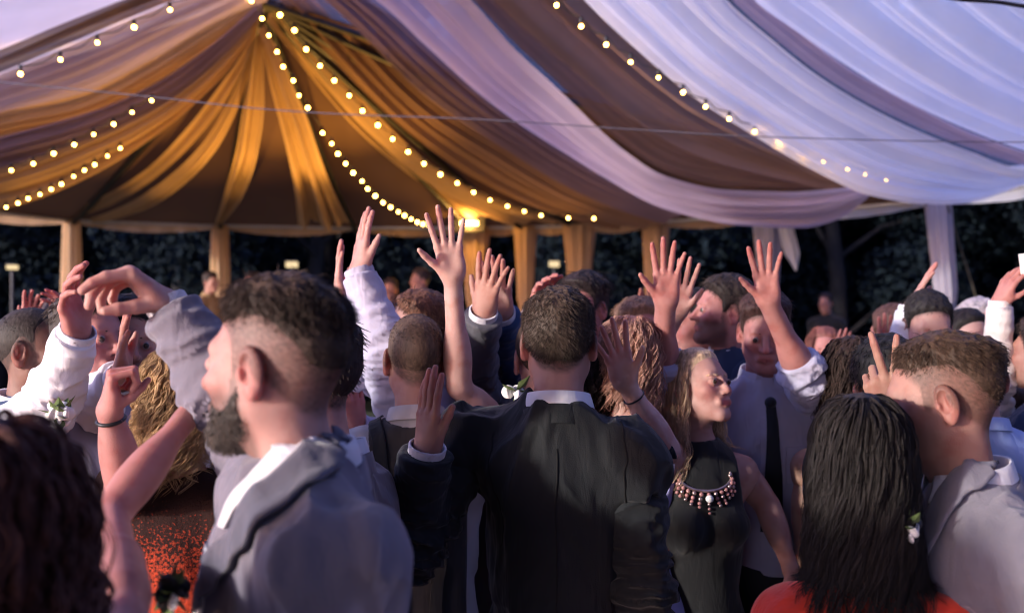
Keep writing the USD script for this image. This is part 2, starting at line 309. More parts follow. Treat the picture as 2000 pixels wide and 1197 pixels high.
# the hip end
swag('narrow bright drape curving to the leftmost far pole', [(496, 72), (430, 165), (362, 252), (285, 330), (195, 385), (125, 412)], 'hip', [(500, 78), (452, 178), (392, 262), (312, 340), (215, 400), (128, 428)], 'hip', VOILE_AMBER_WASH, 2.5, 0.03, 0.03, 30, seed=6)
swag('second narrow drape curving behind the bright one at the left', [(498, 82), (456, 180), (405, 268), (335, 340), (240, 402), (140, 436)], 'hip', [(502, 86), (474, 186), (430, 280), (362, 358), (275, 412), (150, 440)], 'hip', VOILE_AMBER_WASH, 2.5, 0.03, 0.03, 30, seed=7)
swag('drape falling straight from the peak to the second far pole', [(500, 70), (478, 190), (462, 290), (440, 370), (420, 436)], 'hip', [(512, 70), (516, 190), (505, 290), (478, 375), (434, 436)], 'hip', VOILE_AMBER_WASH, 3, 0.035, 0.0, 36, seed=8)
swag('forked drape falling right of the peak to the far eave', [(506, 60), (522, 140), (545, 235), (570, 340), (582, 440)], 'hip', [(516, 50), (565, 150), (608, 255), (645, 360), (684, 440)], 'hip', VOILE_AMBER_WASH, 3.5, 0.06, 0.0, 40, seed=9)
# right slope
swag('wide amber drape from the peak to the lit lamp', [(520, 40), (600, 140), (680, 232), (780, 322), (850, 372), (912, 425)], (9.7, 13.6), [(545, 0), (650, 130), (745, 232), (850, 328), (985, 402), (1110, 436)], (9.6, 13.4), VOILE_AMBER_WASH, 4, 0.05, 0.05, seed=10)
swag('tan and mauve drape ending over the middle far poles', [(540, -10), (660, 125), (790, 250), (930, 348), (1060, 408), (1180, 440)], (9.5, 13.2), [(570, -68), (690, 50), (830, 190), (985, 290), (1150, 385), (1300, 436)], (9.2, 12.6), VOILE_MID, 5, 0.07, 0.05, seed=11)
swag('purple and brown drape below the pale lavender drape', [(560, -72), (680, 36), (820, 176), (980, 284), (1140, 378), (1296, 432)], (8.9, 12.2), [(590, -100), (745, 10), (850, 105), (965, 202), (1180, 342), (1330, 415)], (8.5, 11.6), VOILE_DEEP_SHADE, 4, 0.06, 0.03, seed=12)
swag('pale lavender drape sweeping to a round pink end at the right', [(590, -90), (735, 0), (835, 92), (962, 203), (1180, 342), (1310, 408), (1440, 438), (1560, 444), (1640, 425), (1698, 372)], (8.5, 10.2), [(720, -200), (918, 0), (1000, 92), (1105, 190), (1210, 288), (1300, 345), (1420, 372), (1540, 376), (1630, 370), (1700, 362)], (7.2, 9.6), VOILE_DIM, 4, 0.05, 0.03, seed=13)
swag('shaded brown drape between the two pale lavender drapes', [(700, -190), (900, -20), (1000, 84), (1105, 180), (1210, 278), (1310, 340), (1430, 366), (1560, 372), (1690, 366)], (7.6, 10.2), [(850, -340), (1140, -4), (1240, 92), (1350, 184), (1450, 248), (1560, 310), (1630, 345), (1680, 360), (1705, 372)], (6.4, 9.9), VOILE_BROWN_SHADE, 5, 0.06, -0.05, seed=14)
swag('broad bright lavender drape from the ridge to the right pole', [(860, -360), (1145, -4), (1240, 86), (1350, 178), (1450, 243), (1580, 322), (1690, 374), (1780, 388), (1860, 387), (1930, 368), (1985, 345)], (6.0, 9.2), [(1050, -550), (1425, 0), (1500, 66), (1600, 145), (1700, 206), (1800, 255), (1900, 294), (2000, 328), (2080, 330)], (5.0, 8.2), VOILE, 6, 0.05, 0.10, J=110, seed=15)
swag('narrow added strip for the shaded gap between the bright lavender drapes', [(1060, -560), (1430, 0), (1504, 66), (1602, 143), (1702, 204), (1808, 254), (1906, 292), (2014, 327)], (5.1, 8.3), [(1085, -560), (1480, 2), (1556, 58), (1656, 134), (1760, 192), (1890, 257), (2004, 298)], (4.9, 8.0), VOILE_SHADE, 2, 0.02, -0.04, J=24, seed=16)  # added strip, shade of the gap between drapes is put into its colour
swag('uppermost bright lavender drape at the top right corner', [(1100, -620), (1478, 0), (1552, 54), (1660, 128), (1760, 188), (1900, 253), (2010, 293), (2200, 340)], (4.8, 7.4), [(1700, -1200), (2000, -500), (2200, -250), (2400, -80), (2600, 40), (2800, 120)], (3.2, 5.0), VOILE, 12, 0.05, 0.10, J=140, seed=17)

# bulb strings
def bulb_string(label, pts, d, r=0.027, extend=None):
    q = np.array(pts, float); L = np.r_[0, np.cumsum(np.hypot(*np.diff(q, axis=0).T))]; L /= L[-1]
    w = np.array([W(a, b, c) for (a, b), c in zip(q, np.interp(L, [0, 1], d))])
    t = thing('string_lights', label, 'string lights', loc=w[0])
    o = w[0]
    ends = [x for x in (extend or [])]
    line = np.empty((2 * len(w) - 1, 3)); line[::2] = w + V(0, 0, 0.055); line[1::2] = (line[:-1:2] + line[2::2]) / 2 - V(0, 0, 0.03)
    Lw = np.r_[0, np.cumsum(np.linalg.norm(np.diff(line, axis=0), axis=1))]
    put('cable', *tube(PchipInterpolator(Lw, line)(np.linspace(0, Lw[-1], 8 * len(line))) - o, 0.005, 5), CABLE, t)
    for p in w:
        b = put('bulb', *ball(p - o, r * rng.uniform(0.44, 0.60), 2), BULB, t)
        put('socket', *tube([p - o + V(0, 0, 0.025), p - o + V(0, 0, 0.06)], [0.014, 0.012], 6), DARK_METAL, b)
bulb_string('string of five spaced bulbs along the mauve drape at the top left', [(40, 145), (118, 117), (190, 84), (262, 54), (332, 20), (402, -12)], (6.9, 8.0))
bulb_string('string of bulbs under the dark purple drape at the left', [(22, 333), (65, 320), (105, 300), (145, 283), (183, 263), (222, 243), (258, 220), (296, 197)], (8.4, 8.7), 0.024)
bulb_string('lowest left string of close-set bulbs above the far eave', [(12, 405), (35, 397), (55, 388), (78, 380), (100, 370), (120, 360), (144, 345), (165, 333), (185, 322), (210, 305), (235, 290)], (9.6, 9.2), 0.022)
bulb_string('long string of bulbs from the tent peak down to the raised hand', [(491, 2), (512, 37), (525, 70), (541, 102), (553, 131), (573, 158), (584, 187), (601, 211), (630, 260), (648, 281), (660, 301), (675, 320), (690, 338), (707, 354), (718, 369), (733, 383), (748, 396), (763, 405), (778, 414), (790, 421), (803, 428), (815, 434), (826, 438), (838, 441)], (8.8, 11.2), 0.028)
bulb_string('curved string of bulbs along the amber drape right of the peak', [(547, 30), (575, 60), (598, 97), (625, 129), (653, 158), (682, 187), (708, 217), (738, 245), (767, 272), (797, 297), (828, 320), (860, 341), (893, 358), (925, 376), (957, 391), (991, 403), (1024, 413), (1057, 421), (1110, 426), (1160, 427)], (9.0, 11.6), 0.029)
bulb_string('string of bulbs along the edge of the broad lavender drape', [(1040, -36), (1087, 11), (1135, 52), (1184, 88), (1232, 122), (1286, 152), (1334, 181), (1378, 209), (1424, 233), (1474, 258), (1520, 278), (1562, 297), (1608, 317), (1655, 331), (1690, 341), (1731, 352)], (6.1, 8.6), 0.022)
def wire(label, pts, d, r):
    w = curve(pts, d, 40); t = put('cable', *tube(w, r, 6), CABLE if r > 0.006 else PALEWIRE, label=label, category='cable')
PALEWIRE = plain('grey_wire', (0.10, 0.095, 0.12), 0.6)
wire('thin grey wire strung across the tent below the drapes', [(-60, 155), (0, 161), (300, 190), (520, 214), (700, 225), (880, 231), (1250, 254), (1500, 268), (2060, 278)], (5.6, 5.4), 0.0032)
wire('thick dark cable in the top right corner of the tent', [(1830, -8), (1880, 0), (1940, 4), (2000, 13), (2080, 26)], (4.4, 4.4), 0.009)

# draped poles
def draped_pole(label, x, y, m, wtop=0.30, wmid=0.16, lean=0.0, tie=0.62):
    t = thing('tent_pole', label, 'tent pole', loc=(x, y, 0))
    put('pole', *tube([V(lean, 0, -0.04), V(0, 0, EH)], 0.045, 10), ALU, t)
    n, s = 40, 48; z = np.linspace(0.05, EH, n); u = z / EH
    r = wmid * 0.5 + (wtop - wmid) * 0.5 * np.clip((u - 0.55) / 0.45, 0, 1) ** 1.5 + 0.05 * np.exp(-((u - 0.35) / 0.2) ** 2) - 0.03 * np.exp(-((u - tie) / 0.03) ** 2)
    r = np.maximum(r, 0.052)
    a = np.linspace(0, 2 * np.pi, s)
    rr = r[:, None] * (1 + 0.12 * np.sin(9 * a[None] + 2 * u[:, None]) + 0.06 * np.sin(17 * a + 1))
    p = np.stack([rr * np.cos(a) + lean * (1 - u[:, None]), rr * np.sin(a), np.repeat(z[:, None], s, 1)], -1)
    put('drape', p.reshape(-1, 3), grid_faces(n, s), m, t)
    zt = tie * EH; q = np.linspace(0, 2 * np.pi, 25)
    put('tie_band', *tube(np.stack([0.068 * np.cos(q) + lean * (1 - tie), 0.068 * np.sin(q), np.full(25, zt)], 1), 0.014, 6, False), m, t)
draped_pole('amber lit draped pole at the far left of the tent', -5.75, 13.0, VOILE_AMBER_WASH, 0.20, 0.26)
draped_pole('draped pole behind the bearded man\'s raised arm', -4.02, 13.7, VOILE_AMBER_WASH, 0.20, 0.26)
draped_pole('draped far pole beside the glowing amber lamp', -0.53, 14.0, VOILE_AMBER_WASH, 0.40, 0.2)
draped_pole('brown draped pole left above the dark suit man\'s head', 0.18, 13.9, VOILE_AMBER_WASH, 0.30, 0.18)
draped_pole('wide brown draped pole above the dark suit man', 0.92, 13.7, VOILE_AMBER_WASH, 0.42, 0.24)
draped_pole('brown draped pole behind the two raised hands', 1.9, 13.2, VOILE_AMBER_WASH, 0.34, 0.24)
draped_pole('grey draped pole under the round pink drape end', 3.15, 12.25, VOILE_POLE, 0.36, 0.2)
draped_pole('thick pale draped pole at the right of the tent', 4.6, 10.75, VOILE_POLE, 0.25, 0.21, 0.24)
# loose tail of fabric and a guy rope
v0 = W(1535, 445, 11.6)
sA, tA = np.meshgrid(np.linspace(0, 1, 8), np.linspace(0, 1, 14), indexing='ij')
tail = np.stack([v0[0] + (sA - 0.5) * 0.19 * np.where(tA < 0.6, 1, (1 - tA) / 0.4 * 0.9 + 0.1) + 0.12 * tA, v0[1] + 0.03 * np.sin(sA * 9), v0[2] - 0.5 * tA], -1)
put('fabric_tail', tail.reshape(-1, 3), grid_faces(8, 14), VOILE, label='loose pale fabric tail hanging below the round drape end', category='fabric')
put('guy_rope', *tube([W(1850, 400, 10.6), W(1925, 640, 11.6), W(1990, 850, 12.4)], 0.010, 6), plain('rope', (0.12, 0.11, 0.08), 0.9), label='dark guy rope slanting down right of the pale pole', category='rope')
# lit amber lamp at the far pole
c = W(916, 436, 13.55)
t = thing('amber_lamp', 'glowing amber flood lamp on the far pole behind the raised hands', 'lamp', loc=c)
put('housing', *block((0, 0.08, 0), (0.42, 0.08, 0.22)), DARK_METAL, t, smooth=False)
put('lens', *block((0, 0.02, 0), (0.24, 0.03, 0.05)), LAMP, t, smooth=False)
put('bracket', *tube([(0, 0.1, 0), (0.1, 0.35, -0.02)], 0.02, 6), DARK_METAL, t)
al = UsdLux.SphereLight.Define(stage, str(t.GetPath()) + '/glow'); al.CreateRadiusAttr(0.05); al.CreateNormalizeAttr(True)
al.CreateColorAttr((1.0, 0.50, 0.10)); al.CreateIntensityAttr(3.5); al.AddTranslateOp().Set((0, -0.12, 0))
# floor lamps that wash the peak and the far poles in amber
for (x, y, tx, ty, tz, k) in ((-2.0, 11.2, -2.42, 9.7, 4.7, 130.0), (-4.4, 10.2, -3.6, 10.4, 4.0, 40.0), (0.2, 12.4, -0.6, 11.4, 3.8, 40.0)):
    u = thing('floor_uplight', f'amber floor lamp washing the drapes from below {"under the peak" if k > 100 else ("at the left" if x < -3 else "by the far poles")}', 'lamp', loc=(x, y, 0.32)); d = unit(V(tx - x, ty - y, tz - 0.32))
    put('can', *tube([-d * 0.24, V(0, 0, 0), d * 0.02], [0.08, 0.09, 0.095], 16), DARK_METAL, u)
    put('lens', *tube([d * 0.021, d * 0.026], [0.08, 0.08], 16), LAMP, u)
    put('yoke', *tube([V(0.11, 0, 0), V(0.11, 0, -0.3), V(-0.11, 0, -0.3), V(-0.11, 0, 0)], 0.012, 6), DARK_METAL, u)
    sl = UsdLux.SphereLight.Define(stage, str(u.GetPath()) + '/beam'); sl.CreateRadiusAttr(0.06); sl.CreateNormalizeAttr(True); sl.CreateColorAttr((1.0, 0.52, 0.10)); sl.CreateIntensityAttr(k)
    zz = -d; xx = unit(np.cross([0.2, 1, 0.1], zz)); yy = np.cross(zz, xx); sl.AddTransformOp().Set(Gf.Matrix4d(*xx, 0, *yy, 0, *zz, 0, *(d * 0.12), 1))
    sh_ = UsdLux.ShapingAPI.Apply(sl.GetPrim()); sh_.CreateShapingConeAngleAttr(38.0); sh_.CreateShapingConeSoftnessAttr(0.6)
# lanterns on posts
def lantern(px, py, d, label, s=1.0, lit=True):
    c = W(px, py, d); t = thing('post_lantern', label, 'lantern', loc=(c[0], c[1], 0)); h = c[2]
    put('post', *tube([(0, 0, -0.04), (0, 0, h - 0.08 * s)], 0.025, 8), DARK_METAL, t)
    put('lamp_shade', *block((0, 0, h), (0.17 * s, 0.12, 0.09 * s)), LANTERN if lit else DARK_METAL, t, smooth=False)
    put('cap', *block((0, 0, h + 0.055 * s), (0.2 * s, 0.15, 0.015)), DARK_METAL, t, smooth=False)
LANTERN = glow('lantern_glow', (1.0, 0.75, 0.42), 0.35)
lantern(570, 517, 16.0, 'small pale lantern on a thin post above the bearded man')
lantern(1082, 516, 16.5, 'small pale lantern on a post right of the dark suit man\'s head')
lantern(24, 522, 14.5, 'dim orange post lantern at the left edge', 0.7)
# ---------------------------------------------------------------- people: distance fields, smoothly joined and meshed
F32 = np.float32
def CA(a, b, ra, rb=None, k=0.0):
    return ('c', np.asarray(a, F32), np.asarray(b, F32), float(ra), float(ra if rb is None else rb), float(k))
def EL(c, r, k=0.0, R=None):
    return ('e', np.asarray(c, F32), np.asarray(r, F32), None if R is None else np.asarray(R, F32), float(k))
def _prim(o, P):
    if o[0] == 'c':
        _, a, b, ra, rb, _ = o
        pa, ba = P - a, b - a
        h = np.clip(pa @ ba / max(float(ba @ ba), 1e-12), 0, 1)
        return np.sqrt(((pa - h[:, None] * ba) ** 2).sum(1)) - (ra + (rb - ra) * h)
    _, c, r, R, _ = o
    q = P - c
    if R is not None: q = q @ R
    k0 = np.sqrt(((q / r) ** 2).sum(1)); k1 = np.sqrt(((q / (r * r)) ** 2).sum(1))
    return k0 * (k0 - 1) / np.maximum(k1, 1e-6)
def smin(d, x, k):
    if k <= 0: return np.minimum(d, x)
    h = np.maximum(k - np.abs(d - x), 0) / k
    return np.minimum(d, x) - h * h * k * 0.25
def smax(d, x, k): return -smin(-d, -x, k)
def ev(ops, P, d=None):
    P = np.asarray(P, F32)
    for o in ops:
        x = _prim(o, P)
        if d is None: d = x
        elif o[-1] < 0: d = smax(d, -x, -o[-1])
        else: d = smin(d, x, o[-1])
    return d
def snet(f, lo, hi, h, slack=0.0):
    """Surface nets of f < 0 in the box, evaluated only in blocks near the surface. Returns vertices, triangles, normals."""
    lo, hi = np.asarray(lo, float), np.asarray(hi, float)
    B = 6; nb = np.maximum(np.ceil((hi - lo) / h / B).astype(int), 1); n = nb * B + 1
    cc = np.stack(np.meshgrid(*[(np.arange(m) + 0.5) * B * h for m in nb], indexing='ij'), -1).reshape(-1, 3) + lo
    cv = f(cc.astype(F32)).reshape(nb)
    act = np.abs(cv) < h * B * 0.95 + slack
    vals = np.empty(n, F32); big = np.where(cv < 0, -1, 1).astype(F32)
    vals[:-1, :-1, :-1] = np.kron(big, np.ones((B, B, B), F32)); vals[-1] = vals[-2]; vals[:, -1] = vals[:, -2]; vals[:, :, -1] = vals[:, :, -2]
    m = np.zeros(n, bool); a6 = np.kron(act, np.ones((B, B, B), bool))
    for dx in (0, 1):
        for dy in (0, 1):
            for dz in (0, 1):
                m[dx:dx + a6.shape[0], dy:dy + a6.shape[1], dz:dz + a6.shape[2]] |= a6
    ijk = np.argwhere(m)
    vals[m] = f((ijk * h + lo).astype(F32))
    s = vals < 0
    ok = a6
    c8 = [s[dx:n[0] - 1 + dx, dy:n[1] - 1 + dy, dz:n[2] - 1 + dz] for dx in (0, 1) for dy in (0, 1) for dz in (0, 1)]
    tot = sum(x.astype(np.int8) for x in c8)
    cell = ok & (tot > 0) & (tot < 8)
    ci = np.argwhere(cell)
    if not len(ci): return np.zeros((0, 3)), np.zeros((0, 3), int), np.zeros((0, 3))
    idx = -np.ones(cell.shape, np.int64); idx[cell] = np.arange(len(ci))
    acc = np.zeros((len(ci), 3)); cnt = np.zeros(len(ci))
    cor = [(x, y, z) for x in (0, 1) for y in (0, 1) for z in (0, 1)]
    for a in cor:
        for ax in range(3):
            if a[ax]: continue
            b = list(a); b[ax] = 1
            va = vals[tuple((ci + a).T)]; vb = vals[tuple((ci + b).T)]
            x = (va < 0) != (vb < 0)
            t = np.where(x, va / np.where(x, va - vb, 1), 0)
            p = np.tile(np.array(a, float), (len(ci), 1)); p[:, ax] = t
            acc[x] += p[x]; cnt += x
    v = (ci + acc / cnt[:, None]) * h + lo
    faces = []
    for ax in range(3):
        u, w = (ax + 1) % 3, (ax + 2) % 3
        sl0 = [slice(None)] * 3; sl1 = [slice(None)] * 3
        sl0[ax] = slice(0, n[ax] - 1); sl1[ax] = slice(1, n[ax])
        e0, e1 = s[tuple(sl0)], s[tuple(sl1)]
        q = np.argwhere(e0 != e1)
        q = q[(q[:, u] > 0) & (q[:, w] > 0) & (q[:, u] < n[u] - 1) & (q[:, w] < n[w] - 1)]
        if not len(q): continue
        flip = ~s[tuple(q.T)]
        def at(du, dw):
            r = q.copy(); r[:, u] += du; r[:, w] += dw
            return idx[tuple(r.T)]
        qd = np.stack([at(-1, -1), at(0, -1), at(0, 0), at(-1, 0)], 1)
        good = (qd >= 0).all(1); qd, fl = qd[good], flip[good]
        qd[fl] = qd[fl][:, ::-1]
        faces.append(qd)
    q = np.vstack(faces)
    fc = np.vstack([q[:, [0, 1, 2]], q[:, [0, 2, 3]]])
    e = h * 0.35
    T = np.array([[1, 1, 1], [1, -1, -1], [-1, 1, -1], [-1, -1, 1]], float)
    g = np.zeros_like(v); fm = 0
    for tt in T:
        x = f((v + tt * e).astype(F32)); g += x[:, None] * tt; fm = fm + x / 4
    nl = np.linalg.norm(g, axis=1, keepdims=True); nr = g / np.maximum(nl, 1e-9)
    v = v - nr * np.clip(fm / np.maximum(nl[:, 0] / (4 * e), 0.3), -h * 0.5, h * 0.5)[:, None]
    return v, fc, nr
def cat(*ms):
    vs, fs, ns, k = [], [], [], 0
    for v, f, n in ms:
        vs.append(v); fs.append(f + k); ns.append(n); k += len(v)
    return np.vstack(vs), np.vstack(fs), np.vstack(ns)
def rot(axis, deg):
    return trimesh.transformations.rotation_matrix(math.radians(deg), axis)[:3, :3]
def frame(yaw, pitch=0, roll=0):
    """Columns right, forward, up of someone who faces the camera at yaw 0, the left of the picture at 90."""
    y = math.radians(yaw); f = V(-math.sin(y), -math.cos(y), 0); r = np.cross(f, V(0, 0, 1)); u = V(0, 0, 1)
    R = np.stack([r, f, u], 1)
    return R @ rot([1, 0, 0], pitch) @ rot([0, 1, 0], roll)
def project(f, p, off, it=6):
    """Moves points onto the surface f = off."""
    p = np.array(p, float)
    T = np.array([[1, 1, 1], [1, -1, -1], [-1, 1, -1], [-1, -1, 1]], float); e = 0.004
    for _ in range(it):
        g, fm = np.zeros_like(p), 0
        for tt in T:
            x = f((p + tt * e).astype(F32)); g += x[:, None] * tt; fm = fm + x / 4
        nr = g / np.maximum(np.linalg.norm(g, axis=1, keepdims=True), 1e-9)
        p -= nr * np.clip(fm - off, -0.05, 0.05)[:, None]
    return p, nr
def ribbon(f, path, w, off=0.004, thick=0.003, n=40, m=7, side=None):
    """A flat band laid on the surface f along the path (world points); w: width, or widths along it."""
    path = np.asarray(path, float); L = np.r_[0, np.cumsum(np.linalg.norm(np.diff(path, axis=0), axis=1))]; L /= L[-1]
    c = PchipInterpolator(L, path)(np.linspace(0, 1, n)); c, nr = project(f, c, off)
    t = np.gradient(c, axis=0); t /= np.linalg.norm(t, axis=1, keepdims=True) + 1e-9
    s = np.cross(nr, t); s /= np.linalg.norm(s, axis=1, keepdims=True) + 1e-9
    ww = np.interp(np.linspace(0, 1, n), np.linspace(0, 1, len(np.atleast_1d(w))), np.atleast_1d(w))
    u = np.linspace(-0.5, 0.5, m)
    g = c[:, None] + s[:, None] * (u[None, :, None] * ww[:, None, None])
    p, nr = project(f, g.reshape(-1, 3), off)
    q = p + nr * thick
    fa = grid_faces(n, m); k = n * m
    rim = np.r_[np.arange(m), np.arange(1, n) * m + m - 1, (n - 1) * m + np.arange(m - 2, -1, -1), np.arange(n - 2, 0, -1) * m]
    r2 = np.roll(rim, -1)
    return np.vstack([p, q]), np.vstack([fa[:, ::-1], fa + k, np.stack([rim, r2, r2 + k, rim + k], 1)])

# ---- head, in its own frame: x right, y forward, z up, metres, the middle between the ears
def head_ops(sex='m', jaw=1.0, mouth=0.0, nose=1.0, smile=0.001):
    j = (1.0 if sex == 'm' else 0.84) * jaw; nose = nose * (1.0 if sex == 'm' else 0.90)
    fe = sex != 'm'
    o = [EL((0, -0.014, 0.036), (0.074, 0.097, 0.088)),
         EL((0, 0.034, -0.030), (0.055 if fe else 0.060, 0.060, 0.076 if fe else 0.080), 0.035),
         CA((0.046 * j, 0.004, -0.052), (0.016 * j, 0.072, -0.097), 0.022 * j, 0.016 * j, 0.032), CA((-0.046 * j, 0.004, -0.052), (-0.016 * j, 0.072, -0.097), 0.022 * j, 0.016 * j, 0.032),
         CA((-0.008, 0.076 if fe else 0.080, -0.097), (0.008, 0.076 if fe else 0.080, -0.097), 0.010 if fe else 0.014, None, 0.022),
         EL((0.043, 0.060, -0.020), (0.022, 0.022, 0.018), 0.025), EL((-0.043, 0.060, -0.020), (0.022, 0.022, 0.018), 0.025),
         CA((-0.034, 0.076, 0.026), (0.034, 0.076, 0.026), 0.011 if sex == 'm' else 0.006, None, 0.022)]
    o += [EL((s * 0.032, 0.101, 0.004), (0.018, 0.018, 0.012), -0.018) for s in (-1, 1)]
    o += [CA((0, 0.088, 0.016), (0, 0.113 * (0.5 + 0.5 * nose), -0.026), 0.006 if fe else 0.0075, 0.0088 if fe else 0.0115, 0.012), EL((0, 0.111 * (0.5 + 0.5 * nose), -0.028), (0.0088, 0.009, 0.0085) if fe else (0.0115, 0.011, 0.010), 0.008),
          *[EL((s * (0.0095 if fe else 0.012), 0.096, -0.031), (0.0062, 0.009, 0.0065) if fe else (0.008, 0.010, 0.008), 0.007) for s in (-1, 1)]]
    # mouth: a groove between two lips
    o += [CA((-0.020, 0.086, -0.0605), (0.020, 0.086, -0.0605), 0.010, None, 0.012),
          *[CA((0, 0.0925 if fe else 0.0935, -0.0575 - smile * 0.3), (s * (0.018 + smile), 0.0905 if fe else 0.0915, -0.0580 + smile), 0.0040 if fe else 0.0048, 0.0032, 0.006) for s in (-1, 1)],
          *[CA((0, 0.0915 if fe else 0.0930, -0.0680 - mouth), (s * (0.016 + smile), 0.0895 if fe else 0.0905, -0.0655 + smile - mouth * 0.6), 0.0046 if fe else 0.0055, 0.0035, 0.006) for s in (-1, 1)],
          CA((-0.022, 0.100, -0.0628 - mouth / 2), (0.022, 0.100, -0.0628 - mouth / 2), 0.0022 + mouth * 0.45, None, -0.003)]
    # lids
    for s in (-1, 1):
        o += [EL((s * 0.032, 0.0815, 0.0035), (0.0150, 0.0130, 0.0125), 0.004)]
        o += [EL((s * 0.032, 0.0965, 0.0030), (0.0115, 0.0070, 0.0026), -0.002)]
    return o
def ear_ops(flare=20):
    o = []
    for s in (-1, 1):
        R = rot([0, 0, 1], s * flare) @ rot([1, 0, 0], -10)
        c = V(s * 0.080, -0.012, 0.002)
        o.append((EL(c, (0.0090, 0.0205, 0.0345), 0, R), EL(c + R @ V(s * 0.0080, 0.0030, 0.003), (0.0085, 0.0125, 0.0215), 0, R), EL(c + R @ V(s * 0.001, 0.003, -0.030), (0.007, 0.010, 0.011), 0, R), EL(c + R @ V(s * 0.004, 0.015, -0.004), (0.006, 0.005, 0.008), 0, R),
                  EL(c + R @ V(s * 0.0028, -0.004, 0.006), (0.0035, 0.0045, 0.015), 0, R)))
    return o
def f_head(H, Rh, hs, ops, flare=20):
    eo = ear_ops(flare)
    def f(P):
        q = (np.asarray(P, F32) - H.astype(F32)) @ Rh.astype(F32) / F32(hs)
        d = ev(ops, q)
        for a, b, l, t, ah in eo:
            e = smin(_prim(a, q), _prim(l, q), 0.008); e = smax(e, -_prim(b, q), 0.002); e = smin(e, _prim(t, q), 0.005); e = smin(e, _prim(ah, q), 0.002)
            d = smin(d, e, 0.006)
        return d * F32(hs)
    return f
HL = np.array([[-0.2, -0.075], [-0.11, -0.070], [-0.07, -0.062], [-0.045, -0.035], [-0.022, -0.008], [-0.010, 0.012], [0.008, 0.005], [0.018, -0.012], [0.027, -0.006], [0.030, 0.030], [0.045, 0.050], [0.062, 0.066], [0.078, 0.080], [0.12, 0.10]])
def f_hair(H, Rh, hs, ops, top, side, seed, tex=0.005, fade=-1.0, hl=0.0, quiff=0.0, grain=(70, 70, 22)):
    """Cropped hair: a shell over the skull above the hairline, thicker on top."""
    def f(P):
        q = (np.asarray(P, F32) - H.astype(F32)) @ Rh.astype(F32) / F32(hs)
        d = _prim(ops[0], q)
        d = smin(d, _prim(ops[1], q), 0.035)
        zl = np.interp(q[:, 1], HL[:, 0], HL[:, 1] + hl)
        if fade > -0.5:
            zl = np.maximum(zl, fade - 0.085 * np.clip((-q[:, 1] - 0.025) / 0.07, 0, 1))
        u = np.clip((q[:, 2] - 0.045) / 0.06, 0, 1); u = u * u * (3 - 2 * u)
        e = np.clip((q[:, 2] - zl) / (0.036 if fade < -0.5 else 0.065), 0, 1); e = e * e * (3 - 2 * e)
        th = -0.003 + (side + 0.003) * e + (top - side) * u * e + quiff * np.clip((q[:, 1] - 0.03) / 0.05, 0, 1) * u
        n = meshkit.noise(q * np.array(grain, F32), seed) - 0.5 + 0.5 * (meshkit.noise(q * np.array(grain, F32) * 2.3, seed + 9) - 0.5)
        d = d - th - (tex * n * (0.25 + 0.75 * u) * e).astype(F32)
        zl = zl + 0.016 * (meshkit.noise(q * 45, seed + 3) - 0.5) + 0.010 * (meshkit.noise(q * 150, seed + 13) - 0.5) - 0.004
        return smax(d, ((zl - q[:, 2]) * 0.75).astype(F32), 0.008) * F32(hs)
    return f
# ---- hand: from the wrist, x towards the thumb, y out of the palm, z towards the fingers
POSES = {  # per finger (index..little): curl at the three joints in degrees, spread; thumb: out, in front, bend
    'open': ([(4, 8, 5), (2, 6, 5), (4, 8, 6), (8, 12, 8)], (11, 2, -7, -17), (38, 16, 12)),
    'wide': ([(2, 6, 4), (0, 5, 4), (2, 6, 5), (5, 8, 6)], (11, 2, -6, -17), (45, 14, 8)),
    'flat': ([(4, 5, 4), (3, 5, 4), (4, 5, 4), (6, 7, 5)], (3, 0, -3, -6), (24, 12, 10)),
    'relaxed': ([(14, 22, 14), (18, 26, 16), (22, 30, 18), (26, 32, 20)], (6, 1, -4, -9), (30, 24, 18)),
    'droop': ([(18, 14, 10), (62, 48, 30), (74, 56, 34), (80, 58, 34)], (8, 1, -5, -10), (34, 34, 16)),
    'fist': ([(72, 85, 50), (78, 88, 52), (80, 88, 52), (82, 88, 50)], (3, 0, -3, -6), (6, 58, 62)),
    'reach': ([(50, 18, 12), (62, 34, 22), (70, 40, 26), (76, 44, 28)], (7, 1, -4, -9), (20, 52, 10)),
    'two': ([(6, 10, 8), (4, 8, 8), (70, 80, 40), (75, 80, 40)], (16, -4, -6, -8), (20, 46, 36)),
    'cup': ([(24, 26, 16), (24, 26, 16), (26, 28, 16), (30, 28, 18)], (8, 2, -4, -10), (30, 36, 20)),
}
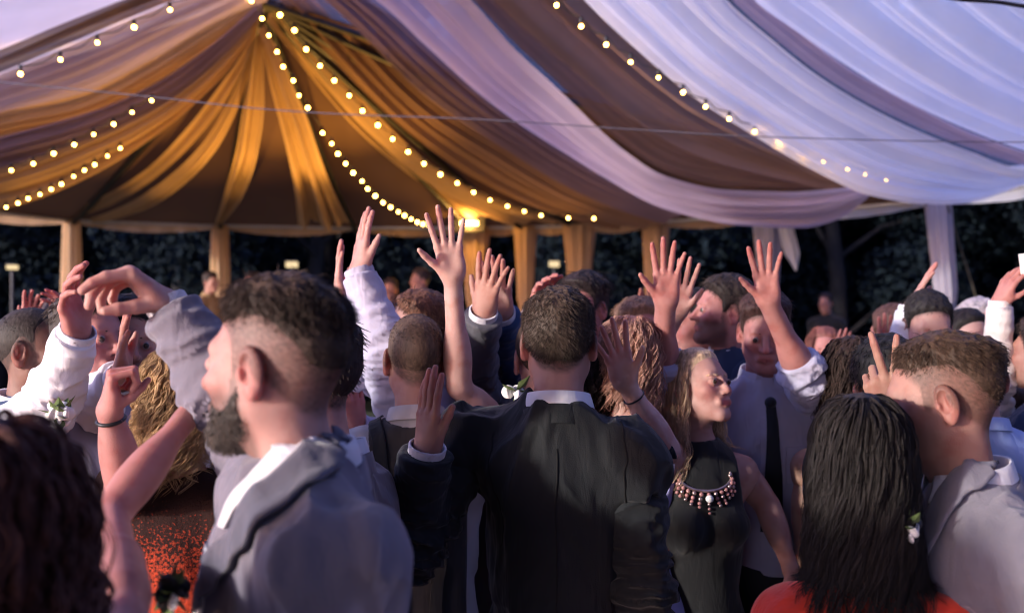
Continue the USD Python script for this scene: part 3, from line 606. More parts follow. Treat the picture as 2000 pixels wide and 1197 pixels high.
def hand_ops(pose, sc=1.0, slim=1.0):
    fingers, spread, (tout, tfront, tbend) = POSES[pose]
    o = [EL((0.0, 0.0, 0.030), (0.034 * slim, 0.0155, 0.036))]
    base = [(0.029, 0.000, 0.090), (0.0095, -0.001, 0.095), (-0.0105, -0.001, 0.091), (-0.029, 0.001, 0.082)]
    for b in base:
        o.append(CA((b[0] * 0.45, 0, 0.012), (b[0], b[1], b[2] - 0.006), 0.0150 * slim, 0.0112 * slim, 0.014))
    o += [EL((0.024, 0.009, 0.034), (0.016, 0.013, 0.030), 0.012), EL((-0.025, 0.008, 0.030), (0.013, 0.011, 0.032), 0.012)]
    seg = [(0.043, 0.026, 0.020), (0.047, 0.030, 0.021), (0.043, 0.028, 0.021), (0.034, 0.021, 0.018)]
    rad = [(0.0097, 0.0090, 0.0083, 0.0070), (0.0099, 0.0092, 0.0084, 0.0071), (0.0095, 0.0088, 0.0080, 0.0068), (0.0084, 0.0077, 0.0071, 0.0060)]
    fg = []
    for b, sg, rd, cu, sp in zip(base, seg, rad, fingers, spread):
        p = V(*b); a = 0.0; chain = []
        for i in range(3):
            a += math.radians(cu[i])
            d = V(math.sin(math.radians(sp)) * math.cos(a), math.sin(a), math.cos(math.radians(sp)) * math.cos(a))
            q = p + d * sg[i]
            chain.append(CA(p, q, rd[i] * slim, rd[i + 1] * slim, 0.003)); p = q
        fg.append(chain)
    to, tf, tb = (math.radians(x) for x in (tout, tfront, tbend))
    p = V(0.022, 0.007, 0.022); d = unit(V(math.sin(to) * math.cos(tf), math.sin(tf), math.cos(to) * math.cos(tf)))
    q = p + d * 0.041; d2 = unit(d + V(-0.25, 0.25, 0.5) * tb * 1.5); r = q + d2 * 0.030; d3 = unit(d2 + V(-0.2, 0.2, 0.3) * tb); s = r + d3 * 0.023
    thumb = [CA(p, q, 0.0155 * slim, 0.0112 * slim, 0.004), CA(q, r, 0.0108 * slim, 0.0096 * slim, 0.004), CA(r, s, 0.0096 * slim, 0.0070 * slim, 0.004)]
    return o, fg, thumb
def f_hand(wr, fore, u, pn, side, pose, sc, fr, slim=1.0):
    """fore: a point up the forearm; u: wrist to fingertips; pn: the way the palm faces."""
    u = unit(u); n = unit(pn - u * np.dot(pn, u)); x = np.cross(u, n) * (1 if side == 'R' else -1)
    R = np.stack([x, n, u], 1).astype(F32); o, fg, th = hand_ops(pose, 1.0, slim)
    w = wr.astype(F32); arm = CA(fore, wr, fr * 1.12, fr)
    def f(P):
        P = np.asarray(P, F32)
        q = (P - w) @ R / F32(sc)
        d = ev(o, q)
        fing = None
        for ch in fg + [th]:
            x = ev(ch, q); fing = x if fing is None else np.minimum(fing, x)
        d = smin(d, fing, 0.007)
        return smin(d * F32(sc), _prim(arm, P), 0.022)
    return f, R

SK = dict(fair=(0.42, 0.235, 0.205), tan=(0.36, 0.19, 0.15), ruddy=(0.37, 0.165, 0.148), brown=(0.19, 0.098, 0.072), olive=(0.32, 0.18, 0.135), pale=(0.50, 0.31, 0.27))
TROUSER = cloth('dark_trousers', (0.018, 0.020, 0.025))
SHOE = plain('black_leather', (0.015, 0.014, 0.014), 0.3)
EYEWHITE = plain('eye_white', (0.22, 0.19, 0.18), 0.25)
IRIS = plain('iris', (0.025, 0.015, 0.01), 0.15)
SHIRT_WHITE = cloth('white_shirt', (0.66, 0.65, 0.70), 0.8, 500, 0.15, 0.04)
TIE_DARK = cloth('dark_tie', (0.012, 0.015, 0.022), 0.6, 400, 0.2)
PEOPLE = {}
def person(label, head, yaw=0, pitch=0, roll=0, byaw=None, sex='m', hs=1.0, skin='fair', hair=('short', (0.05, 0.03, 0.02)), hairopt=None, outfit='shirt', mat1=None, mat2=None, arms=None, lean=(0, 0), shrug=(0, 0), wide=1.0, res=1.0, face=False, mouth=0.0, beard=None, trousers=None, collar=True, tie=None, wrk=1.0, lips=None, group=None, seed=0, neck=0.0, tails=0.0, sleeve=None, strands=0, thin=1.0, flare=20, lapels=True, smile=0.0015):
    byaw = yaw if byaw is None else byaw
    H = W(*head); Rh = frame(yaw, pitch, roll); Rb = frame(byaw); X, Y, Z = Rb.T
    far = float(np.clip(head[2] / 2.1, 1.0, 2.2)); m = sex == 'm'; r0 = 1.0 if m else 0.86
    N = H + Rh @ V(0, -0.02, -0.06) * hs + V(0, 0, -0.105 * hs - neck) - Y * 0.012          # base of the neck
    tilt = V(lean[0], lean[1], -1.0); tilt /= np.linalg.norm(tilt)
    S = N + tilt * 0.075
    bz = -tilt
    Rt = np.stack([X, np.cross(bz, X), bz], 1); Rt[:, 1] /= np.linalg.norm(Rt[:, 1])
    B = lambda x, y, z: S + Rt @ V(x, y, z)
    sw = (0.178 if m else 0.150) * wide
    t = thing('person', label, 'person', loc=(S[0], S[1], 0), group=group)
    O = V(S[0], S[1], 0)
    skc = np.array(SK[skin])
    sh = {'R': B(sw, -0.01, -0.025 + shrug[0]), 'L': B(-sw, -0.01, -0.025 + shrug[1])}
    arms = dict(arms or {})
    A = {}
    for s in 'RL':
        sg = 1 if s == 'R' else -1
        a = arms.get(s)
        if a is None:
            el = sh[s] + Rt @ V(sg * 0.018, -0.03, -0.29) * (1 if m else 0.93); wr = el + Rt @ V(-sg * 0.01, 0.07, -0.245) * (1 if m else 0.93)
            A[s] = dict(el=el, wr=wr, tip=wr + Rt @ V(0, 0.03, -0.18), palm=Rt @ V(-sg, 0, 0), pose='relaxed', draw=False, slv=sleeve)
        else:
            wr = W(*a['wr']); tip = W(*a['tip'])
            if 'sh' in a: sh[s] = W(*a['sh'])
            elif W(*a['el'])[2] > sh[s][2] - 0.05: sh[s] = sh[s] + V(0, 0, 0.035) - Rt @ V(sg * 0.02, 0, 0)
            A[s] = dict(el=W(*a['el']), wr=wr, tip=tip, palm=np.array(a['palm'], float), pose=a.get('pose', 'open'), draw=a.get('draw', True), slv=a.get('slv', sleeve), sc=a.get('sc'), fat=a.get('fat', 1.0))
    ua, el_, fr = (x * thin for x in ((0.052, 0.041, 0.0285) if m else (0.040, 0.032, 0.0235)))
    bulk = 1.0
    def torso(off, arms_=True, legs=False, neckto=None, k=0.05):
        w = wide
        o = [EL(B(0, 0.005, -0.16), V(0.158 * w * r0, 0.108 * r0, 0.23) + off, 0, Rt), EL(B(0, 0.0, -0.36), V(0.140 * w * r0 * (0.94 if not m else 1), 0.100 * r0, 0.20) + off, 0.06, Rt),
             EL(B(0, -0.012, -0.54), V(0.158 * (1 if m else 1.05) * w, 0.118, 0.16) + off, 0.08, Rt),
             CA(B(-sw * 0.72, -0.012, -0.05), B(sw * 0.72, -0.012, -0.05), 0.062 * r0 + off, None, 0.06)]
        for s, sg in (('R', 1), ('L', -1)):
            o.append(CA(N + V(0, 0, -0.015) - Y * 0.012, sh[s] * 0.85 + S * 0.15, 0.048 * r0 + off, 0.042 * r0 + off, 0.05))
            o.append(CA(sh[s], sh[s] * 0.9 + A[s]['el'] * 0.1, ua * 1.22 + off, ua * 1.1 + off, 0.05))
        if not m:
            o += [EL(B(sg * 0.068, 0.078, -0.165), V(0.062, 0.055, 0.060) + off, 0.03, Rt) for sg in (-1, 1)]
        return o
    def arm(s, off, e0=1.0, e1=1.0, e2=1.0, upto=1.0, k=0.03):
        a = A[s]; wr = a['el'] + (a['wr'] - a['el']) * upto
        rw = fr * 1.25 + (fr - fr * 1.25) * upto
        mid = a['el'] * 0.72 + a['wr'] * 0.28
        o = [CA(sh[s], a['el'], ua * e0 + off, el_ * e1 + off, k), CA(a['el'], wr, el_ * e1 * 0.98 + off, (fr if upto > 0.99 else el_ * 0.9) * e2 + off, 0.015)]
        if upto > 0.5: o.append(EL(mid, V(el_ * 1.08 * e1, el_ * 1.08 * e1, 0.075) + off, 0.03, look(a['wr'] - a['el'])))
        o.append(CA(sh[s] * 0.62 + a['el'] * 0.38, sh[s] * 0.40 + a['el'] * 0.60, ua * 0.98 * e0 + off, ua * 0.9 * e0 + off, 0.03))
        return o
    def look(d):
        d = unit(d); a = np.cross(d, V(0.3, 0.2, 0.9)); a = unit(a); return np.stack([a, np.cross(d, a), d], 1)
    floor_z = 0.01
    def leg_ops(off, e=1.0):
        o = []
        for sg in (-1, 1):
            h = B(sg * 0.085, -0.01, -0.55); kn = V(h[0], h[1], 0.5 * (h[2] - 0.06) + 0.0) + Y * 0.02 + X * sg * 0.02; an = V(kn[0], kn[1], 0.09) - Y * 0.03
            o += [CA(h, kn, 0.082 * e + off, 0.058 * e + off, 0.04), CA(kn, an, 0.056 * e + off, 0.042 * e + off, 0.03)]
        return o
    nk = CA(N - V(0, 0, 0.05) - Y * 0.012, H + Rh @ V(0, -0.016, -0.045) * hs, (0.061 if m else 0.050) * hs, (0.056 if m else 0.047) * hs, 0.03)
    # ---- the body: one skin from head to hands
    ho = head_ops(sex, mouth=mouth, smile=smile); fh = f_head(H, Rh, hs, ho, flare)
    hh = {'f': 0.0042, 'c': 0.0065}['f' if res >= 1 else 'c'] / max(min(res, 1.4), 0.6) ** 0.5 * min(far, 1.6) ** 0.8
    fhead = lambda P: smin(fh(P), _prim(nk, np.asarray(P, F32)), 0.035)
    hm = snet(lambda P: smax(fhead(P), (N[2] - 0.045 - np.asarray(P, F32)[:, 2]).astype(F32), 0.004), np.minimum(H - 0.15 * hs, N - V(0.085, 0.085, 0.06)), np.maximum(H + 0.16 * hs, N + V(0.085, 0.085, 0)), hh)
    bare = outfit in ('dress', 'top')
    parts = [hm]
    allops = torso(0.0) + [nk] + leg_ops(0.0)
    for s in 'RL': allops += [x for x in arm(s, 0.0)]
    fall = lambda P: ev(allops, P)
    if bare:
        ups = torso(0.0) + [nk]
        parts.append(snet(lambda P: ev(ups, P), S - V(0.27, 0.27, 0.34), S + V(0.27, 0.27, 0.10), 0.010 * far ** 0.4))
    lowz = V(0.45, 0.35, 0)
    parts.append(snet(lambda P: smax(ev(torso(-0.006) + leg_ops(-0.006), P), (np.asarray(P, F32)[:, 2] - F32(S[2])), 0.01), V(S[0] - 0.5, S[1] - 0.5, 0.02), V(S[0] + 0.5, S[1] + 0.5, S[2] + 0.02), 0.035))
    slv = {s: (A[s].get('slv') or ('none' if bare or outfit == 'tank' else 'long')) for s in 'RL'}
    hands = {}
    for s in 'RL':
        a = A[s]
        if not a['draw']:
            ao = arm(s, 0.0 if slv[s] == 'none' else -0.004)
            parts.append(snet(lambda P: ev(ao, P), np.minimum.reduce([sh[s], a['el'], a['wr']]) - 0.08, np.maximum.reduce([sh[s], a['el'], a['wr']]) + 0.08, 0.014))
        elif slv[s] == 'long':
            ao = arm(s, -0.006)
            parts.append(snet(lambda P: ev(ao, P), np.minimum.reduce([sh[s], a['el'], a['wr']]) - 0.08, np.maximum.reduce([sh[s], a['el'], a['wr']]) + 0.08, 0.016))
        else:
            ao = arm(s, 0.0)
            parts.append(snet(lambda P: ev(ao, P), np.minimum.reduce([sh[s], a['el'], a['wr']]) - 0.09, np.maximum.reduce([sh[s], a['el'], a['wr']]) + 0.09, 0.008))
        sc = a.get('sc') or (0.97 if m else 0.90)
        fa = a['wr'] + unit(a['el'] - a['wr']) * 0.07
        fhd, R = f_hand(a['wr'], fa, a['tip'] - a['wr'], a['palm'], s, a['pose'], sc, fr, (1.0 if m else 0.93) * a.get('fat', 1.0))
        hands[s] = (fhd, R)
        u = unit(a['tip'] - a['wr']); ctr = a['wr'] + u * 0.09
        parts.append(snet(fhd, ctr - 0.15, ctr + 0.15, (0.0035 * min(far, 1.7) ** 0.6 if a['draw'] else 0.011) / min(res, 1.2) ** 0.5))
    v, f, n = cat(*parts)
    tint = np.tile(skc, (len(v), 1))
    q = (v - H) @ Rh / hs
    isH = np.arange(len(v)) < len(hm[0])
    lipc = np.array(lips if lips is not None else (skc * V(0.95, 0.62, 0.62)))
    lw = np.exp(-((q[:, 2] + 0.0625 + mouth / 2) / (0.0085 + mouth / 2)) ** 4 - (q[:, 0] / 0.022) ** 4) * (q[:, 1] > 0.080) * isH
    tint = tint * (1 - lw[:, None]) + lipc * lw[:, None]
    strands = strands if strands or res < 1 or head[2] > 4.3 else 700
    if mouth:
        iw = np.exp(-((q[:, 2] + 0.0628 + mouth / 2) / (0.003 + mouth * 0.35)) ** 4 - (q[:, 0] / 0.018) ** 4) * (q[:, 1] > 0.075) * (q[:, 1] < 0.096) * isH
        tint = tint * (1 - 0.8 * iw[:, None])
    ch = (np.exp(-((np.abs(q[:, 0]) - 0.045) ** 2 + (q[:, 2] + 0.025) ** 2) / 0.02 ** 2) * (q[:, 1] > 0.03) + np.exp(-(q[:, 0] ** 2 + (q[:, 2] + 0.028) ** 2 + (q[:, 1] - 0.115) ** 2) / 0.016 ** 2) + 0.8 * np.exp(-((np.abs(q[:, 0]) - 0.085) / 0.012) ** 2) * (np.abs(q[:, 2]) < 0.045) * (np.abs(q[:, 1]) < 0.04)) * isH
    tint = tint * (1 - 0.30 * np.clip(ch, 0, 1)[:, None] * V(0.15, 1, 0.9))
    for s in 'RL':                                        # redder knuckles and fingertips
        w = (v - A[s]['wr']) @ hands[s][1]
        kk = np.exp(-((w[:, 2] - 0.175) / 0.03) ** 2) * (np.linalg.norm(w, axis=1) < 0.22)
        tint = tint * (1 - 0.22 * kk[:, None] * V(0.1, 1, 0.9))
    hstyle, hcol = hair[0], np.array(hair[1], float); ho_ = dict(top=0.020, side=0.007, tex=0.010, fade=-1.0, hl=0.0, quiff=0.0); ho_.update(hairopt or {})
    stub = ho_.pop('stubble', 0.0); shade = ho_.pop('shade', 0.9 if hstyle == 'short' else 0.0)
    zl = np.interp(q[:, 1], HL[:, 0], HL[:, 1] + ho_['hl'])
    if shade:                                             # cropped hair shows the scalp through it
        fz = -0.9 if ho_['fade'] < -0.5 else ho_['fade'] - 0.085 * np.clip((-q[:, 1] - 0.025) / 0.07, 0, 1)
        zl = zl + 0.014 * (meshkit.noise(q * 45, seed + 3) - 0.5) - 0.006
        dens = np.clip((q[:, 2] - zl) / 0.016, 0, 1) * np.clip(0.80 + 0.20 * (q[:, 2] - zl) / np.maximum(fz + 0.03 - zl, 0.012), 0, 1) * isH * shade
        dens = dens * (0.75 + 0.5 * (meshkit.noise(q * 260, 5) - 0.3)); dens = np.clip(dens, 0, 1)
        dens = dens * np.clip(1.3 - 40 * np.maximum(np.abs(q[:, 0]) - 0.083, 0), 0, 1)
        tint = tint * (1 - dens[:, None]) + (hcol * 0.8 + skc * 0.06) * dens[:, None]
    if stub:
        sd = np.clip((np.where(q[:, 1] < 0.03, 0.005, -0.020) - q[:, 2]) / 0.02, 0, 1) * np.clip((q[:, 1] + 0.004 - 0.25 * (q[:, 2] + 0.06)) / 0.016, 0, 1) * (q[:, 2] > -0.125) * isH * stub * (1 - lw)
        sd = np.maximum(sd, np.exp(-((q[:, 2] + 0.046) / 0.008) ** 2) * (q[:, 1] > 0.075) * (np.abs(q[:, 0]) < 0.026) * isH * stub)
        tint = tint * (1 - 0.75 * sd[:, None]) + hcol * 0.75 * sd[:, None]
    body = put('body', v - O, f, SKIN, t, n=n, tint=tint)
    if face:
        for s in (-1, 1):
            c = H + Rh @ V(s * 0.032, 0.0835, 0.0030) * hs
            e = put('eye', *ball(c - O, 0.0115 * hs, 2), EYEWHITE, body)
            put('iris', *ball(c + Rh @ V(s * 0.001 + 0.001, 0.0068, -0.0005) * hs - O, 0.0076 * hs, 2), IRIS, e)
            br = [EL(V(s * x, 0.088 - 0.0035 * i, 0.0235 + 0.003 * math.sin(i * 0.8)), (0.007, 0.0045, 0.0032), 0.006) for i, x in enumerate((0.016, 0.023, 0.030, 0.037, 0.043))]
            fb = lambda P: ev(br, (np.asarray(P, F32) - H.astype(F32)) @ Rh.astype(F32) / F32(hs)) * F32(hs)
            c2 = H + Rh @ V(s * 0.03, 0.083, 0.025) * hs
            vv, ff, nn = snet(fb, c2 - 0.03, c2 + 0.03, 0.0022)
            if len(vv): put('eyebrow', vv - O, ff, hair_mat(hcol * 0.9), body, n=nn)
    # ---- hair
    hmat = hair_mat(hcol)
    if hstyle == 'short':
        fhr = f_hair(H, Rh, hs, ho, seed=seed, **ho_)
        vv, ff, nn = snet(fhr, H - 0.15 * hs, H + 0.165 * hs, (0.0042 if res >= 1 else 0.006) * min(far, 1.7) ** 0.8, 0.01)
        hp = put('hair', vv - O, ff, hmat, t, n=nn)
        if strands:
            rs = np.random.default_rng(seed + 5); pick = rs.choice(len(vv), strands)
            r = vv[pick] - nn[pick] * 0.003; ql = (r - H) @ Rh / hs
            flow = (np.stack([np.sign(ql[:, 0]) * 0.35, np.where(ql[:, 1] > 0, 0.2, -0.45), np.full(len(ql), -0.75)], 1)) @ Rh.T
            up = np.clip((ql[:, 2] - 0.05) / 0.06, 0, 1); ln = (0.004 + ho_['side'] * 0.8) * (1 - up) + (0.010 + ho_['top'] * 0.8) * up
            d0 = nn[pick] * 0.34 + flow * 0.75 + rs.normal(size=r.shape) * 0.20
            d0 /= np.linalg.norm(d0, axis=1, keepdims=True)
            k4 = np.linspace(0, 1, 4)[None, :, None]
            P = r[:, None] + d0[:, None] * (ln[:, None, None] * k4) + (flow * 0.25 * ln[:, None])[:, None] * k4 ** 2
            wd = np.broadcast_to(np.array([0.0010, 0.0010, 0.0008, 0.0003]) * (1.0 if res >= 1.2 else 1.9), (len(r), 4))
            curves('hair_strands', P - O, wd, hmat, hp, 4)
    elif hstyle == 'long':
        lo = dict(length=0.42, count=420, width=0.0065, wave=0.010, part=0.0, thick=0.014, curl=5.0, cheek=0.052); lo.update({k: x for k, x in (hairopt or {}).items() if k in ('length', 'count', 'width', 'wave', 'part', 'thick', 'curl', 'cheek', 'front', 'spread', 'seg', 'fine')})
        fhr = f_hair(H, Rh, hs, ho, lo['thick'] * 0.75, lo['thick'] * 0.6, seed, tex=0.006)
        vv, ff, nn = snet(fhr, H - 0.16 * hs, H + 0.17 * hs, 0.006, 0.01)
        hp = put('hair', vv - O, ff, hmat, t, n=nn)
        rs = np.random.default_rng(seed + 11); M = lo['count']
        az = rs.uniform(-1, 1, M) * math.pi * lo.get('spread', 0.80) + math.pi; elv = rs.uniform(0.0, 1.35, M)
        dloc = np.stack([np.sin(az) * np.cos(elv), np.cos(az) * np.cos(elv), np.sin(elv)], 1)
        p = H + (dloc * V(0.079, 0.102, 0.092) + V(0, -0.014, 0.036)) @ Rh.T * hs
        lay = lo['thick'] * rs.uniform(0.1, 1.05, M)
        bo = torso(0.008) + [nk] + arm('R', 0.008) + arm('L', 0.008)
        hb = [EL((0, -0.014, 0.036), (0.074, 0.097, 0.088)), EL((0, 0.02, -0.03), (lo['cheek'] + 0.014, 0.06, 0.085), 0.03)]
        coll = lambda P: smin(ev(hb, (P - H.astype(F32)) @ Rh.astype(F32) / F32(hs)) * F32(hs), ev(bo, P), 0.03)
        n_st = lo.get('seg', 11); step = lo['length'] / n_st; pts = [p.copy()]
        ph = rs.uniform(0, 6.3, M); wv = lo['wave'] * rs.uniform(0.5, 1.3, M); ln = rs.uniform(0.75, 1.05, M)
        out = (dloc * V(1, 1, 0)) @ Rh.T; out /= np.linalg.norm(out, axis=1, keepdims=True) + 1e-9
        dirn = out * 0.7 - V(0, 0, 0.6)
        for i in range(n_st):
            dirn = dirn * 0.55 + (V(0, 0, -1.0) + out * 0.02) * 0.45
            pts.append(pts[-1] + dirn / np.linalg.norm(dirn, axis=1, keepdims=True) * (step * ln)[:, None])
            e = 0.004; T = np.array([[1, 1, 1], [1, -1, -1], [-1, 1, -1], [-1, -1, 1]], float); g, fm = 0, 0
            for tt in T:
                x = coll((pts[-1] + tt * e).astype(F32)); g = g + x[:, None] * tt; fm = fm + x / 4
            g = g / (np.linalg.norm(g, axis=1, keepdims=True) + 1e-9)
            pts[-1] = pts[-1] + g * np.maximum(lay + 0.003 - fm, 0)[:, None]
            dirn = pts[-1] - pts[-2]
        P = np.stack(pts, 1)
        s = np.linspace(0, 1, n_st + 1)
        tang = np.cross(out, V(0, 0, 1)); 
        P = P + (tang[:, None] * np.sin(lo['curl'] * s[None] * 2 * np.pi * 0.5 + ph[:, None])[..., None] + out[:, None] * np.cos(lo['curl'] * s[None] * 2 * np.pi * 0.5 + ph[:, None])[..., None]) * (wv[:, None] * s[None] ** 0.8)[..., None]
        wid = lo['width'] * rs.uniform(0.5, 1.3, M)[:, None] * (1 - 0.75 * s[None] ** 2.5)
        # each lock: a main strand and finer ones beside it
        K = lo.get('fine', 5)
        PP, WW = [P], [wid]
        for j in range(K):
            o = rs.normal(size=(M, 1, 3)) * lo['width'] * 0.9
            PP.append(P + o * (0.4 + 0.9 * s[None, :, None])); WW.append(wid * 0.36)
        curves('hair_locks', np.concatenate(PP) - O, np.concatenate(WW), hmat, hp, n_st + 1)
    elif hstyle == 'bun':
        fhr = f_hair(H, Rh, hs, ho, 0.014, 0.010, seed, tex=0.006)
        bun = EL((0, -0.115, 0.05), (0.045, 0.04, 0.04), 0.03)
        vv, ff, nn = snet(lambda P: smin(fhr(P), _prim(bun, (np.asarray(P, F32) - H.astype(F32)) @ Rh.astype(F32) / F32(hs)) * F32(hs), 0.02), H - 0.19 * hs, H + 0.17 * hs, 0.006, 0.01)
        put('hair', vv - O, ff, hmat, t, n=nn)
    if beard:
        bc = hair_mat(np.array(beard))
        def fbd(P):
            q = (np.asarray(P, F32) - H.astype(F32)) @ Rh.astype(F32) / F32(hs)
            d = ev(ho[:5], q)
            zt = np.interp(q[:, 1], [-0.01, 0.006, 0.02, 0.05, 0.075, 0.09, 0.12], [-0.2, 0.01, -0.015, -0.048, -0.040, -0.036, -0.036]) + 0.008 * (meshkit.noise(q * 70, 8) - 0.5)
            e = np.clip((zt - q[:, 2]) / 0.028, 0, 1) * np.clip((q[:, 1] + 0.012 - 0.30 * (q[:, 2] + 0.06)) / 0.026, 0, 1)
            d = d - (0.0070 * e - 0.0030 + 0.006 * e * (meshkit.noise(q * 130, 4) - 0.5)).astype(F32)
            d = smax(d, (q[:, 2] - zt).astype(F32) * 0.8, 0.008)
            d = smax(d, (-0.010 + 0.25 * (q[:, 2] + 0.06) - q[:, 1] + 0.012 * (meshkit.noise(q * 90, 18) - 0.5)).astype(F32), 0.008)
            lip = EL((0, 0.095, -0.063), (0.021, 0.03, 0.010))
            return smax(d, -_prim(lip, q), 0.004) * F32(hs)
        vv, ff, nn = snet(fbd, H - 0.16 * hs, H + 0.13 * hs, 0.004, 0.008)
        bp = put('beard', vv - O, ff, bc, t, n=nn)
        if strands:
            rs = np.random.default_rng(seed + 6); pick = rs.choice(len(vv), strands // 2)
            r = vv[pick]; d0 = nn[pick] * 0.35 + rs.normal(size=r.shape) * 0.25 - V(0, 0, 0.9); d0 /= np.linalg.norm(d0, axis=1, keepdims=True)
            P = r[:, None] + d0[:, None] * (np.linspace(-0.2, 1, 3)[None, :, None] * 0.009)
            curves('beard_strands', P - O, np.broadcast_to(np.array([0.001, 0.0009, 0.0003]), (len(r), 3)), bc, bp, 3)
    # ---- clothes
    A1 = 0.017 * wrk
    fq = np.array([[7.0, 7.0, 2.4], [17.0, 17.0, 6.5]], F32)
    def ridge(n): return 1 - np.abs(n - 0.5) * 3.2
    def wrinkle(P, amp):
        q = (np.asarray(P, F32) - S.astype(F32)) @ Rt.astype(F32)
        sx = np.sign(q[:, 0]) if wrk > 0 else 0
        q = q + np.stack([q[:, 2] * 0.28 * np.tanh(q[:, 0] * 12), 0 * q[:, 0], 0.5 * np.abs(q[:, 0])], 1)
        q = q + 0.03 * (meshkit.noise(q * 6, 31 + seed) - 0.5)[:, None]
        a = ridge(meshkit.noise(q * fq[0] + seed * 3.1, 1 + seed)); b = ridge(meshkit.noise(q * fq[1] + seed, 2 + seed)); c = meshkit.noise(q * fq[1] * 2.4, 3 + seed) - 0.5
        return (amp * (0.80 * a + 0.75 * b * (0.35 + 0.65 * np.clip(a, 0, 1)) + 0.45 * c - 0.45)).astype(F32)
    def sleeve_w(P, s, amp):
        a = A[s]; P = np.asarray(P, F32); d1 = unit(sh[s] - a['el']).astype(F32); d2 = unit(a['wr'] - a['el']).astype(F32)
        r = P - a['el'].astype(F32); fo = r @ d2 > r @ d1
        ax = np.where(fo[:, None], d2, d1); u = (r * ax).sum(1)
        q = r * 9 + ax * (u * 15)[:, None]
        q = q + 0.9 * (meshkit.noise(r * 11, seed + 4) - 0.5)[:, None]
        n1 = ridge(meshkit.noise(q, seed + 5)); n2 = ridge(meshkit.noise(q * 2.1, seed + 6)); n3 = meshkit.noise(r * 9, seed + 8) - 0.5
        g = 0.35 + 0.9 * np.exp(-(u / 0.13) ** 2)
        return (amp * (0.8 * n1 * g + 0.4 * n2 * g + 0.7 * n3 - 0.35)).astype(F32)
    hr = ((0.0085 if res >= 1 else 0.013) if res < 1.3 else 0.0070) * far ** 0.6
    bottom = B(0, 0, -0.68 - tails)[2] if outfit == 'jacket' else B(0, 0, -0.55)[2]
    def cut_neck(d, P, off):
        P = np.asarray(P, F32)
        c = CA(N + V(0, 0, 0.045) - Y * 0.012, N + V(0, 0, 0.20) + Y * 0.03, 0.058 + off)
        return smax(d, -_prim(c, P), 0.01)
    SB = np.minimum(S - V(0.36, 0.36, 0), S - 0.3); clothes = None
    if outfit in ('jacket', 'shirt', 'vest', 'tee'):
        off = 0.015 if outfit == 'jacket' else 0.011
        to = torso(off)
        if outfit == 'jacket': to += [CA(B(-0.06, -0.01, -0.62), B(0.06, -0.01, -0.62), 0.135 * wide, None, 0.08), CA(B(-sw * 0.84, -0.012, -0.030), B(sw * 0.84, -0.012, -0.030), 0.058, None, 0.04)]
        ft = lambda P: smax(cut_neck(ev(to, P) - wrinkle(P, A1 * (1.0 if outfit == 'jacket' else 0.8)), P, 0.0), (bottom - np.asarray(P, F32)[:, 2]).astype(F32), 0.012)
        vv, ff, nn = snet(ft, V(S[0] - 0.40, S[1] - 0.40, bottom - 0.03), S + V(0.40, 0.40, 0.16), hr, 0.012)
        clothes = put('jacket' if outfit == 'jacket' else 'shirt', vv - O, ff, mat1, t, n=nn)
        fcl = ft
        for s in 'RL':
            sl = slv[s]
            if sl == 'none': continue
            a = A[s]
            up = {'long': 0.97, 'rolled': 0.16, 'half': 0.02}[sl]
            so = arm(s, off * 0.9, 1.10, 1.14 if outfit == 'jacket' else 1.06, 1.32 if outfit == 'jacket' else 1.2, upto=up)
            if sl == 'rolled':
                e = a['el'] + (a['wr'] - a['el']) * up; so += [CA(e - unit(a['wr'] - a['el']) * 0.015, e + unit(a['wr'] - a['el']) * 0.015, el_ + 0.026, None, 0.012)]
            endp = a['el'] + (a['wr'] - a['el']) * (up + (0.0 if sl == 'long' else 0.12)); dr = unit(a['wr'] - a['el'])
            fs = lambda P: smax(ev(so, P) - sleeve_w(P, s, A1 * (0.9 if outfit == 'jacket' else 1.05)), ((np.asarray(P, F32) - endp.astype(F32)) @ dr.astype(F32)), 0.008)
            b0 = np.minimum.reduce([sh[s], a['el'], endp]) - 0.12; b1 = np.maximum.reduce([sh[s], a['el'], endp]) + 0.12
            vv, ff, nn = snet(fs, b0, b1, hr * 0.9, 0.012)
            sp = put('sleeve', vv - O, ff, mat1, t, n=nn)
            if sl == 'long':
                cf = CA(a['wr'] - dr * 0.05, a['wr'] + dr * (0.012 if outfit == 'jacket' else 0.0), fr * 1.30, fr * 1.42)
                fc = lambda P: np.maximum(np.abs(_prim(cf, np.asarray(P, F32))) - 0.0028, np.abs((np.asarray(P, F32) - (a['wr'] - dr * 0.022).astype(F32)) @ dr.astype(F32)) - 0.034)
                vv, ff, nn = snet(fc, a['wr'] - 0.09, a['wr'] + 0.09, 0.0042 if a['draw'] else 0.008)
                put('cuff', vv - O, ff, SHIRT_WHITE if outfit == 'jacket' else mat1, t, n=nn)
        if collar:
            def band(rx, ry, h, fall, drop, open_, z0, mm, nm, th=0.004):
                th_ = np.linspace(-math.pi + open_, math.pi - open_, 44)
                prof = np.array([(0, 0), (0.003, h * 0.6), (0.004, h), (0.010, h + 0.003), (0.015, h - fall * 0.4), (0.020, h - fall), (0.0165, h - fall + 0.001), (0.008, h - 0.006), (-0.0, 0.0)])
                g = np.zeros((len(th_), len(prof), 3))
                for i, a in enumerate(th_):
                    dz = -drop * (1 - math.cos(a)) / 2
                    e = max(0, abs(a) - 2.0)
                    for j, (pr, pz) in enumerate(prof):
                        x = math.sin(a) * (rx + pr); y = -math.cos(a) * (ry + pr)
                        g[i, j] = N - Y * 0.010 + Rb @ V(x, y, z0 + dz + pz - (0.018 * e if j in (4, 5, 6) else 0))
                return put(nm, (g.reshape(-1, 3) - O), grid_faces(len(th_), len(prof)), mm, t)
